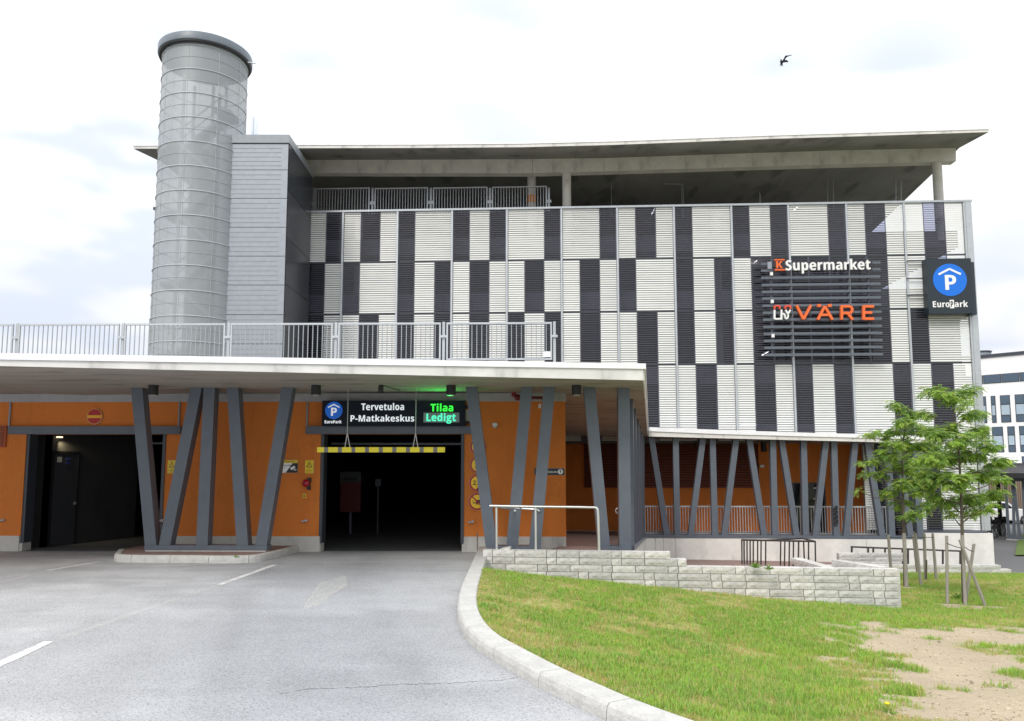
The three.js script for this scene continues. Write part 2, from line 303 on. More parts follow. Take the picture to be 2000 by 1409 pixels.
// ------------------------------------------------------------------ entrance building: orange wall with two garage openings
const u_ = (px, py = 930, w = 0) => WP.hit(px, py, w)[0], y_ = (px, py, w = 0) => WP.hit(px, py, w)[1];
const SOF = 3.62, ROOFTOP = 3.95;
{
  const t = thing('entrance_building', 'orange rendered garage entrance building with two dark drive-in openings', 'building', null, WP, u_(620), 0);
  const U0 = u_(-420), A0 = u_(42, 1000), A1 = u_(318, 1000), B0 = u_(623, 1000), B1 = u_(906, 1000), U1 = u_(1105, 930);
  const yTop = y_(620, 785), yHead = y_(620, 848), yHead2 = y_(620, 833), plin = y_(620, 1048), D = -.35;
  const wall = (a, b, y0, y1) => part(t, 'rendered_wall', M.orange, box(a, b, y0, y1, D, 0));
  wall(U0, A0, plin, yTop); wall(A1, B0, plin, yTop); wall(B1, U1, plin, yTop);
  wall(A0, A1, yHead, yTop); wall(B0, B1, yHead, yTop);
  const pl = (a, b) => part(t, 'concrete_plinth', M.paleConcrete, box(a, b, -.25, plin, D - .01, .012));
  pl(U0, A0 - .02); pl(A1 + .02, B0 + .03); pl(B1 - .01, U1 - .001);
  part(t, 'ceiling_strip', std([.42, .42, .43], .6, { map: grainTex }), box(U0, U1 + .02, yTop, y_(620, 769), D, .03));
  for (const [a, b] of [[15, 352], [597, 926]]) part(t, 'header_beam', M.steel, box(u_(a, 840, .1), u_(b, 840, .1), yHead - .004, yHead2, .001, .11));
  for (const [x] of [[19], [350], [600]]) part(t, 'downpipe', M.clad, rod([u_(x, 800, .03), yHead2 + .01, .03], [u_(x, 800, .03), yTop, .03], .022));
  for (const [x, s] of [[A0, 1], [A1, -1], [B0, 1], [B1, -1]]) part(t, 'door_frame', M.darkSteel, box(Math.min(x, x + s * .07), Math.max(x, x + s * .07), plin * .55, yHead, -.34, s > 0 ? -.02 : .02));
  for (const x of [A0, A1, B0, B1]) part(t, 'plinth_return', M.paleConcrete, box(x - .045, x + .045, -.2, plin * .52, -.34, -.015));
  // side, rear and roof so that the garage inside is dark
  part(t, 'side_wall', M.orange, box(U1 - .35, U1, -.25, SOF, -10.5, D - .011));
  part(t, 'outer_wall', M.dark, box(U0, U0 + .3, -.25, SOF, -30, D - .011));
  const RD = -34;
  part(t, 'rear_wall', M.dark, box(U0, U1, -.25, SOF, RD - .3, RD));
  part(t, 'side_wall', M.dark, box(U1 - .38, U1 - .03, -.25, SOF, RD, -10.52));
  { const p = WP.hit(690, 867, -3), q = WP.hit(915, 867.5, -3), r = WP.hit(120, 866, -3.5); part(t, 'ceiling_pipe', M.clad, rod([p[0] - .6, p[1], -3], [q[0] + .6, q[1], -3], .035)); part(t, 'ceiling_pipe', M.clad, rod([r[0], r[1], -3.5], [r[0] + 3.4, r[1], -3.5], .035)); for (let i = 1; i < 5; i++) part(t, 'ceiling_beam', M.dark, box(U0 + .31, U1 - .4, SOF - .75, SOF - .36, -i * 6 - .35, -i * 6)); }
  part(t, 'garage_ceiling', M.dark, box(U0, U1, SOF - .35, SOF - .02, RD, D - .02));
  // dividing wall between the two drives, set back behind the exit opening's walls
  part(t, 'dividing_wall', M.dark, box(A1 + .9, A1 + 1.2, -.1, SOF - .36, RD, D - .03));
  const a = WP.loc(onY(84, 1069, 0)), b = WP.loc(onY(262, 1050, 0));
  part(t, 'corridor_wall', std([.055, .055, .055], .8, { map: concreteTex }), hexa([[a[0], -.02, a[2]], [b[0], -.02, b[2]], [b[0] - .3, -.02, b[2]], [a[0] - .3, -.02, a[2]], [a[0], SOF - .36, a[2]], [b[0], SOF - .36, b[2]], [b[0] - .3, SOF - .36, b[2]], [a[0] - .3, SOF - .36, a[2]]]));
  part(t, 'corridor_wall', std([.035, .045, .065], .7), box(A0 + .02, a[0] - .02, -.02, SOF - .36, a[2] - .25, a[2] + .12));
  // door set in the corridor wall
  const dir = new V3(b[0] - a[0], 0, b[2] - a[2]), len = dir.length(); dir.normalize(); const n = new V3(-dir.z, 0, dir.x); if (n.z < 0) n.negate();
  const along = (s, y, o) => [a[0] + dir.x * s + n.x * o, y, a[2] + dir.z * s + n.z * o];
  const onWall = (s0, s1, y0, y1, o0, o1) => hexa([along(s0, y0, o1), along(s1, y0, o1), along(s1, y0, o0), along(s0, y0, o0), along(s0, y1, o1), along(s1, y1, o1), along(s1, y1, o0), along(s0, y1, o0)]);
  const dr = part(t, 'door', std([.045, .048, .055], .5), onWall(len * .045, len * .29, .02, 2.22, .002, .05));
  part(t, 'handle', M.chain, onWall(len * .265, len * .28, .98, 1.04, .05, .10), { under: dr });
  part(t, 'door_frame', M.black, [onWall(len * .03, len * .045, 0, 2.3, .003, .06), onWall(len * .29, len * .305, 0, 2.3, .003, .06), onWall(len * .045, len * .29, 2.225, 2.3, .003, .06)]);
  for (const [s0, s1, y0, y1, m] of [[.07, .115, 2.03, 2.16, std([.5, .5, .47], .6)], [.16, .205, 2.09, 2.14, std([.03, .06, .25], .5)], [.16, .205, 1.99, 2.04, std([.03, .06, .25], .5)]]) part(t, 'door_plate', m, onWall(len * s0, len * s1, y0, y1, .052, .06), { under: dr });
  // things fixed low on the wall: small round fittings
  for (const [x, y] of [[8, 1016], [318, 1017], [599, 1017], [923, 1019]]) { const [p, q] = WP.hit(x, y); part(t, 'wall_fitting', M.galv, [rod([p, q, .001], [p, q, .07], .03), rod([p, q, .07], [p - .1, q - .02, .09], .022)]); }
  // red grille at the left edge
  const g0 = WP.hit(-30, 832), g1 = WP.hit(12, 874), gr = part(t, 'wall_grille', std([.36, .075, .02], .6), box(g0[0], g1[0], g1[1], g0[1], .001, .04));
  for (let i = 0; i < 8; i++) { const yy = mix(g1[1] + .05, g0[1] - .05, i / 7); part(t, 'slat', M.redLouvre, box(g0[0], g1[0] - .06, yy - .012, yy + .012, .041, .055), { under: gr }); }
}
// lamp over the door in the exit lane
{
  const p = onY(112, 852, 2.55), q = atZ(116, 853, -19.0);
  const t = thing('doorway_lamp', 'small round ceiling lamp lighting the wall over the door in the left opening', 'lamp', null, WORLD, q.x, q.y, q.z);
  part(t, 'housing', M.black, cyl(q.x, q.y, q.y + .06, q.z, .09));
  part(t, 'diffuser', new THREE.MeshStandardMaterial({ color: 0xffffff, emissive: new THREE.Color(1, .8, .5), emissiveIntensity: 2 }), cyl(q.x, q.y - .03, q.y - .002, q.z, .07));
  const l = new THREE.SpotLight(new THREE.Color(1, .82, .5), 2.2, 0, .75, .9, 2); l.position.set(0, -.06, 0); l.target.position.set(.25, -1.0, -.75); l.castShadow = true; t.add(l, l.target);
}

// ------------------------------------------------------------------ entrance canopy: slab, edge, splayed steel posts, sills
const canopy = thing('entrance_canopy', 'wide concrete canopy with white edge on splayed blue-grey steel posts over both garage openings', 'canopy', null, TP, TP.hit(620, 1070)[0], 0);
{
  const a = onY(0, 714.5, SOF), b = onY(1255, 742.5, SOF), left = b.clone().lerp(a, 1.75);
  const yt = (p, px, py) => { const d = ray(px, py), t = p.z / d.z; return EYE + d.y * t; };
  const tl0 = yt(a, 0, 691), tr = yt(b, 1255, 711), tl = tr + (tl0 - tr) * 1.75, ml0 = yt(a, 0, 704), mr = yt(b, 1255, 722), ml = mr + (ml0 - mr) * 1.75;
  const corner = RP.at(...RP.hit(1264, 852, .45), .45), back = corner.y;
  const L = (p) => TP.loc(p), P = (p, y0, y1) => { const q = L(p); return [q[0], q[2], y0, y1]; };
  const backL = new V3(left.x, 0, corner.z - 4), backR = new V3(corner.x + .3, 0, corner.z - 4);
  // counter-clockwise from above: front-left, front-right, side corner, back-right, back-left
  const inset = (p, d) => new V3(p.x + d.x, p.y, p.z + d.z);
  const poly = [P(left, SOF, ml), P(b, SOF, mr), P(corner, back, back + .28), P(backR, back + .1, back + .38), P(backL, SOF, ml)];
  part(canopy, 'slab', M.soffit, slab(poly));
  const out = .035, d = new V3(b.x - left.x, 0, b.z - left.z).normalize(), nf = new V3(-d.z, 0, d.x);
  if (nf.z < 0) nf.negate();
  const off = (p, k) => p.clone().addScaledVector(nf, k), sd = new V3(corner.x - b.x, 0, corner.z - b.z).normalize(), ns = new V3(-sd.z, 0, sd.x); if (ns.x < 0) ns.negate();
  const strip = (p, q, k0, k1, n, y0p, y1p, y0q, y1q) => { const A = p.clone().addScaledVector(n, k1), B = q.clone().addScaledVector(n, k1), C = q.clone().addScaledVector(n, k0), D = p.clone().addScaledVector(n, k0); return slab([P(A, y0p, y1p), P(B, y0q, y1q), P(C, y0q, y1q), P(D, y0p, y1p)]); };
  part(canopy, 'slab_edge', M.whiteFascia, strip(left, b, .002, out, nf, SOF - .01, ml, SOF - .01, mr));
  part(canopy, 'flashing', M.flashing, strip(left, b.clone().addScaledVector(d, .05), -.25, out + .035, nf, ml + .004, tl, mr + .004, tr));
  part(canopy, 'slab_edge', M.whiteFascia, strip(b, corner, .002, out, ns, SOF - .01, mr, back - .01, back + .28));
  part(canopy, 'flashing', M.flashing, strip(b, corner, -.2, out + .035, ns, mr + .004, tr, back + .284, back + .46));
  // front frames
  const cols = [[272, 747, 299, 1064], [388, 750, 326, 1064], [413, 751, 398.5, 1064], [458, 752, 477, 1064], [564.5, 754, 513, 1064], [921, 754, 960, 1068], [1029, 753, 1000.5, 1068], [1073, 753, 1045, 1068], [1150, 752, 1179, 1070], [1217, 751, 1220, 1070]];
  const sillY0 = TP.hit(400, 1074)[1], sillY1 = TP.hit(400, 1064.5)[1];
  for (const [xt, yt_, xb, yb] of cols) { const [ub] = TP.hit(xb, yb), [ut] = TP.hit(xt, yt_); part(canopy, 'post', M.steel, post(ub, sillY1 + .002, ut, SOF + .02, .245, -.125, .125)); }
  for (const [x0, x1] of [[288, 408], [408.3, 525.5], [950, 1056], [1172.5, 1205.5], [1206, 1232]]) part(canopy, 'sill_beam', M.steel, box(TP.hit(x0, 1070)[0], TP.hit(x1, 1070)[0], sillY0, sillY1, -.15, .15));
  for (const [x0, x1] of [[288, 525], [950, 1056], [1172, 1232]]) part(canopy, 'footing', M.paleConcrete, box(TP.hit(x0, 1070)[0] + .02, TP.hit(x1, 1070)[0] - .02, -.3, sillY0 - .003, -.13, .14));
  // the row of posts running back along the side, standing on a sloping sill
  const s0 = TP.at(TP.hit(1226, 1070)[0], 0, 0), e0 = RP.at(RP.hit(1256, 1049)[0], 0, 0), yS0 = sillY1, yS1 = RP.hit(1256, 1047)[1], dirS = e0.clone().sub(s0), LS = dirS.length(); dirS.normalize();
  const q = (s, y, k) => { const p = s0.clone().addScaledVector(dirS, s); const r = L(p.addScaledVector(new V3(dirS.z, 0, -dirS.x), k)); return [r[0], y, r[2]]; };
  const N = 11; let lean = [.35, -.3, .1, -.4, .3, -.1, .35, -.35, .2, -.25, 0];
  for (let i = 0; i < N; i++) {
    const sb = LS * (i + 1) / N * .985 - .1, stp = clamp(sb + lean[i] * 2.2, .3, LS - .1), yb = mix(yS0, yS1, sb / LS), yt2 = mix(SOF, back, stp / LS) + .02, h = .12;
    const sq = (s, y) => [q(s - h, y, .1), q(s + h, y, .1), q(s + h, y, -.1), q(s - h, y, -.1)];
    let bq = sq(sb, yb), tq = sq(stp, yt2); part(canopy, 'post', M.steel, hexa([...bq.slice().reverse(), ...tq.slice().reverse()]));
  }
  const sl = (s0_, s1_, k0, k1, f0, f1) => hexa([q(s0_, f0(s0_), k0), q(s1_, f0(s1_), k0), q(s1_, f0(s1_), k1), q(s0_, f0(s0_), k1), q(s0_, f1(s0_), k0), q(s1_, f1(s1_), k0), q(s1_, f1(s1_), k1), q(s0_, f1(s0_), k1)]);
  const top = (s) => mix(yS0, yS1, s / LS);
  part(canopy, 'sill_beam', M.steel, sl(.15, LS, -.14, .14, (s) => top(s) - .1, (s) => top(s) - .003));
  part(canopy, 'side_plinth', M.paleConcrete, sl(.15, LS, -.1, .12, () => -2.6, (s) => top(s) - .103));
}
// ------------------------------------------------------------------ louvred car park
const fx = (px, py, w = 0) => FP.hit(px, py, w);
const carpark = thing('car_park', 'large car park with white and dark louvred glass front under a wide concrete roof', 'building', null, FP, fx(1250, 1050)[0], LOW);
const rowY = [403.5, 504.9, 608.2, 712.3, 846].map((y) => fx(1316, y)[1]);   // tops of the louvre rows
const uR = fx(1887, 400)[0], uL = fx(599, 520)[0];
{
  const t = carpark;
  // bays: mullion pixels at y 600, then the pattern of each row (W white, D dark), joined fields with =
  const mull = [596.5, 667, 774.5, 882, 990, 1097.5, 1207.5, 1319.5, 1433, 1545.5, 1660, 1774, 1893].map((x) => fx(x, 600)[0]);
  const rows = [
    ['-WD', 'WDW', 'DW=', 'DWD', 'W=D', 'W=D', 'WDW', 'DW=', 'DWD', 'W=D', 'WDW', 'WDW'],
    ['-DW', 'DW=', 'DWD', 'WDW', 'WDW', 'WDW', 'DW=', 'DWD', 'WDD', 'DDD', 'DDW', 'WDW'],
    ['-DW', 'WDW', 'DWD', 'WDW', 'DWD', 'WDW', 'WDW', 'DWD', 'WDD', 'DDD', 'DDW', 'DW='],
    ['-WD', 'DWD', 'WDW', 'DW=', 'WDW', 'WDW', 'WDW', 'WDW', 'WDW', 'DWD', 'W=D', 'WDW'],
  ];
  const cut = [0, .315, .69, 1], PITCHS = .098;
  const slats = (kind, u0, u1, y0, y1, w = 0) => {
    const n = Math.round((y1 - y0) / PITCHS), p = (y1 - y0) / n, L = [];
    for (let i = 0; i < n; i++) { const a = y0 + i * p; L.push(kind === 'W' ? hexa([[u0, a + .012, w + .03], [u1, a + .012, w + .03], [u1, a + .012, w + .012], [u0, a + .012, w + .012], [u0, a + p - .012, w + .012], [u1, a + p - .012, w + .012], [u1, a + p - .012, w - .006], [u0, a + p - .012, w - .006]]) : box(u0, u1, a, a + .016, w - .008, w + .03)); }
    return L;
  };
  const panel = (kind, u0, u1, y0, y1, w = 0) => {
    if (kind === 'W') return part(t, 'white_louvre', rnd() < .5 ? M.whiteSlat : M.whiteSlat2, slats('W', u0, u1, y0, y1, w));
    const m = part(t, 'dark_louvre', M.slatEdge, [slats('D', u0, u1, y0, y1, w), box(u0, u0 + .02, y0, y1, w - .012, w + .026), box(u1 - .02, u1, y0, y1, w - .012, w + .026)]);
    part(t, 'pane', M.pane, tri([[u0 + .02, y0, w], [u1 - .02, y0, w], [u1 - .02, y1, w], [u0 + .02, y1, w]], [[0, 1, 2, 3]]), { under: m });
    return m;
  };
  rows.forEach((row, r) => row.forEach((bay, b) => {
    const y1 = rowY[r] - .035, y0 = rowY[r + 1] + (r === 3 ? -.35 : .035), m0 = mull[b] + .045, m1 = mull[b + 1] - .045;
    const c = b === 0 ? [m0, m0, mix(m0, m1, .52), m1] : cut.map((k) => mix(m0, m1, k));
    for (let k = 0; k < 3; k++) { if (bay[k] === '-' || bay[k] === '=') continue; let e = k + 1; while (bay[e] === '=') e++; panel(bay[k], c[k] + .008, c[e] - .008, y0, y1); }
  }));
  // lowest fields right of the side canopy's wall
  const yb = fx(1850, 1036)[1], yt = rowY[4] - .4;
  for (const [k, a, b] of [['W', 1689, 1711], ['D', 1713, 1789], ['W', 1793, 1806], ['D', 1808, 1836], ['W', 1838, 1910]]) panel(k, fx(a, 950)[0], fx(b, 950)[0], yb, yt);
  mull.forEach((u, i) => part(t, 'mullion', M.galv, box(u - .04, u + .04, i === 0 ? fx(596, 715)[1] : i < 7 ? rowY[3] - 2.9 : i > 10 ? yb : rowY[4] - .35, rowY[0] - .04, .012, .09)));
  part(t, 'corner_post', M.galv, box(mull[12] + .045, mull[12] + .3, yb, rowY[0] - .02, -.2, .1));
  for (let r = 1; r < 5; r++) part(t, 'joint_rail', M.darkSteel, box(uL, uR + .1, rowY[r] - (r === 4 ? .41 : .03), rowY[r] + (r === 4 ? -.36 : .03), -.05, .008));
  part(t, 'top_rail', M.galv, box(uL - .05, mull[12] + .34, rowY[0] - .035, rowY[0] + .05, -.09, .11));
  // decks behind the louvres, with columns, and rear walls added to block light
  const deckY = [478, 588, 736].map((y) => fx(1250, y, -.7)[1]), X0 = uL - 3, X1 = mull[12] + .1, DEEP = -34;
  deckY.push(fx(1250, 842, -.7)[1] - .2);
  deckY.forEach((y) => { part(t, 'deck', M.deck, box(X0, X1, y - .32, y, DEEP, -.75)); part(t, 'parapet', M.deck, box(X0, X1, y + .002, y + .45, -.9, -.76)); });
  for (let i = 0; i < 4; i++) for (const [px, w] of [[1040, -2.6], [700, -2.6], [1400, -2.6], [1107, -9], [1520, -9], [1835, -2.6]]) {
    if (px === 1040 || px === 1835) continue;
    const [u] = fx(px, 500, w), y1 = i === 0 ? 14 : deckY[i - 1] - .322; part(t, 'inner_column', M.concrete, cyl(u, deckY[i] + .001, Math.min(y1, 14), w, .2));
  }
  part(t, 'rear_wall', M.deepDark, box(X0, X1 - 6, LOW, deckY[0] - .33, DEEP - .3, DEEP - .002));  // unseen wall, added to stop light leaking in from behind
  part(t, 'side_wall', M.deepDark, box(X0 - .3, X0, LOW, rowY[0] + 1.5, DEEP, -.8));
  part(t, 'added_end_wall', M.deepDark, box(X1 - .25, X1, LOW, deckY[1] - .33, DEEP, -1));  // unseen wall, added to keep daylight off the lower decks
  part(t, 'rear_wall', M.deepDark, box(X0, X1 - 12, deckY[0] + .01, 16, DEEP - .3, DEEP - .002));  // unseen wall, added to darken the space under the roof
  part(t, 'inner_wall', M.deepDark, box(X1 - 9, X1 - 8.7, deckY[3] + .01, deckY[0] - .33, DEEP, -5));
  // black slatted wall at the back of the left half of the open top deck
  const blk = part(t, 'stair_wall', std([.005, .005, .007], .8), box(X0, fx(1095, 380, -7)[0], deckY[0] + .01, 15.2, -7.3, -7));
  for (let i = 0; i < 9; i++) { const y = mix(fx(800, 400, -7)[1], fx(800, 345, -7)[1], i / 8); part(t, 'slat', M.black, box(uL - 2, fx(1090, 380, -7)[0], y - .04, y + .04, -6.99, -6.93), { under: blk }); }
  // round columns, ring beam and curved roof
  for (const [px, w, y0] of [[1038.5, -1.75, deckY[0]], [1107, -.85, deckY[0]], [1834, -.85, deckY[0]]]) {
    const [u] = fx(px, 390, w), c = part(t, 'round_column', M.paleConcrete, cyl(u, y0 + .005, fx(px, 336, -.6)[1] + (px > 1800 ? .5 : px < 1050 ? .55 : .1), w, .2, 28));
    if (px < 1050) part(t, 'painted_band', std([.75, .3, .08], .7), new THREE.CylinderGeometry(.203, .203, .38, 28, 1, true).translate(u, fx(px, 390, w)[1], w), { under: c });
  }
  const poly = (pts, w) => pts.map(([x, y]) => fx(x, y, w));
  const bt = poly([[540, 313.7], [800, 313], [1040, 312], [1180, 310], [1590, 296], [1868, 289.8]], -.6), bb = poly([[540, 337.5], [800, 338], [1040, 338], [1180, 334.5], [1590, 322], [1868, 314.5]], -.6);
  for (let i = 0; i + 1 < bt.length; i++) { const [a, b, c, d] = [bb[i], bb[i + 1], bt[i], bt[i + 1]], e = i ? .006 : 0; part(t, 'ring_beam', M.paleConcrete, hexa([[a[0] + e, a[1], -.6], [b[0] - e, b[1], -.6], [b[0] - e, b[1], -1.05], [a[0] + e, a[1], -1.05], [c[0] + e, c[1] + .1, -.6], [d[0] - e, d[1] + .1, -.6], [d[0] - e, d[1] + .1, -1.05], [c[0] + e, c[1] + .1, -1.05]])); }
  const ROOFSKEW = .095, RW = 2.1, ft = poly([[261, 283.5], [590, 281.5], [800, 281], [1020, 278.8], [1200, 274.5], [1500, 263.5], [1700, 257.5], [1931, 251]], RW), fb = poly([[261, 291], [590, 290], [800, 289.5], [1020, 288], [1200, 283.5], [1500, 272], [1700, 266], [1931, 258.5]], RW);
  // the soffit rises from the thin edge to the level of the beam, then runs back
  const S = [RW, -.6, -36], btAt = (u) => { let k = 0; while (k < bt.length - 2 && bt[k + 1][0] < u) k++; return mix(bt[k][1], bt[k + 1][1], (u - bt[k][0]) / (bt[k + 1][0] - bt[k][0])); };
  const lines = fb.map(([u, y], i) => S.map((w, k) => [u + (RW - w) * (i === 7 ? ROOFSKEW : i === 0 ? -.05 : 0), k ? Math.max(y, btAt(clamp(u, bt[0][0], bt[5][0]))) + .02 : y, w]));
  const v = [], f = []; lines.forEach((l, i) => { v.push(...l); v.push(...l.map(([u, y, w], k) => [u, k === 0 ? ft[i][1] - .06 : Math.max(ft[i][1] + .1, l[k][1] + .4), w])); });
  for (let i = 0; i + 1 < lines.length; i++) for (let k = 0; k < 2; k++) { const a = i * 6 + k, b = a + 6; f.push([a, a + 1, b + 1, b], [a + 3, b + 3, b + 4, a + 4]); }
  for (let i = 0; i + 1 < lines.length; i++) f.push([i * 6, i * 6 + 6, i * 6 + 9, i * 6 + 3]);
  const L = lines.length - 1; f.push([0, 3, 4, 1], [1, 4, 5, 2], [L * 6, L * 6 + 1, L * 6 + 4, L * 6 + 3], [L * 6 + 1, L * 6 + 2, L * 6 + 5, L * 6 + 4]);
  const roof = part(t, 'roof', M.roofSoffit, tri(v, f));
  for (let i = 0; i < L; i++) {
    const [a, b, c, d] = [fb[i], fb[i + 1], ft[i], ft[i + 1]];
    part(t, 'roof_edge', M.whiteFascia, hexa([[a[0], a[1], RW + .03], [b[0], b[1], RW + .03], [b[0], b[1], RW + .002], [a[0], a[1], RW + .002], [c[0], mix(a[1], c[1], .62), RW + .03], [d[0], mix(b[1], d[1], .62), RW + .03], [d[0], mix(b[1], d[1], .62), RW + .002], [c[0], mix(a[1], c[1], .62), RW + .002]]), { under: roof });
    part(t, 'roof_flashing', M.flashing, hexa([[a[0], mix(a[1], c[1], .64), RW + .06], [b[0], mix(b[1], d[1], .64), RW + .06], [b[0], mix(b[1], d[1], .64), RW - .1], [a[0], mix(a[1], c[1], .64), RW - .1], [c[0], c[1], RW + .06], [d[0], d[1], RW + .06], [d[0], d[1] + .06, RW - .1], [c[0], c[1] + .06, RW - .1]]), { under: roof });
  }
  // thin hangers and cable tray under the roof
  for (const [x, y0, y1] of [[1194, 352, 410], [1332, 360, 410], [1335, 360, 410], [1484, 375, 405], [1486, 380, 405], [1617, 322, 398], [1628, 348, 398], [1750, 345, 395], [1760, 350, 395]]) { const w = -4, a = fx(x, y0, w), b = fx(x, y1 + 14, w); part(t, 'hanger', M.galv, rod([a[0], a[1], w], [b[0], b[1], w], .018, 6)); }
  { const a = fx(1296, 359, -4), b = fx(1334, 360, -4); part(t, 'cable_tray', M.galv, rod([a[0], a[1], -4], [b[0], b[1], -4], .02, 6)); }
}
// upper fence of the open deck, four bays of bars
{
  const w = -1.0, t = thing('deck_railing', 'pale steel bar railing of the open top deck behind the louvred front, in four bays', 'railing', null, FP, fx(840, 410, w)[0], fx(840, 410, w)[1]);
  const P = (x, y) => fx(x, y, w), yb = fx(840, 412, w)[1] - .1;
  for (const [a, b, y] of [[617, 721, 369.5], [733, 835, 369], [847, 951, 368], [962, 1067, 366.5]]) {
    const u0 = P(a, y)[0], u1 = P(b, y)[0], yt = P(a, y)[1], bar = new THREE.BoxGeometry(.024, yt - yb, .024);
    for (const yy of [yt, yb + .13]) part(t, 'rail', M.galv, box(u0 - .02, u1 + .02, yy - .025, yy + .025, w - .03, w + .03));
    for (const u of [u0, u1]) part(t, 'post', M.galv, box(u - .03, u + .03, yb, yt - .026, w - .028, w + .028));
    for (let i = 1; i < 19; i++) piece(t, 'bar', M.galv, bar, mix(u0, u1, i / 19), (yt + yb) / 2 - .03, w);
  }
  for (const x of [612, 727, 841, 956.5, 1072]) { const u = P(x, 369)[0], yt = P(x, 366)[1]; part(t, 'post', M.galv, box(u - .045, u + .045, yb, yt, w - .12, w - .06)); part(t, 'clamp', M.galv, box(u - .11, u + .11, mix(yb, yt, .36), mix(yb, yt, .48), w - .055, w - .032)); }
}
// lit tubes inside the decks
for (const [x0, y0, x1, y1, pl] of [[1273, 418, 1278, 408, 'right of the bay over the entrance canopy end'], [1551, 411, 1562, 399, 'highest, just under the top rail'], [1474, 513, 1484, 504, 'beside the upper left corner of the sign frame'], [1489, 694, 1501, 687, 'beside the lower left corner of the sign frame']]) {
  const w0 = -2, a = FP.hit(x0, y0, w0), b = FP.hit(x1, y1, w0), t = thing('tube_lamp', 'lit tube lamp seen through the louvres, ' + pl, 'lamp', null, FP, (a[0] + b[0]) / 2, (a[1] + b[1]) / 2, w0 - 1);
  const p = [a[0], a[1], w0], q = (() => { const h = FP.hit(x1, y1, w0 - 1.2); return [h[0], h[1], w0 - 1.2]; })();
  part(t, 'housing', M.white, rod([p[0], p[1] + .05, p[2]], [q[0], q[1] + .05, q[2]], .03)); part(t, 'tube', new THREE.MeshStandardMaterial({ color: 0xffffff, emissive: new THREE.Color(1, .93, .8), emissiveIntensity: 3 }), rod(p, q, .026));
  const l = new THREE.PointLight(new THREE.Color(1, .93, .8), .6, 0, 2); l.position.set(0, -.12, 0); l.castShadow = true; t.add(l);
}

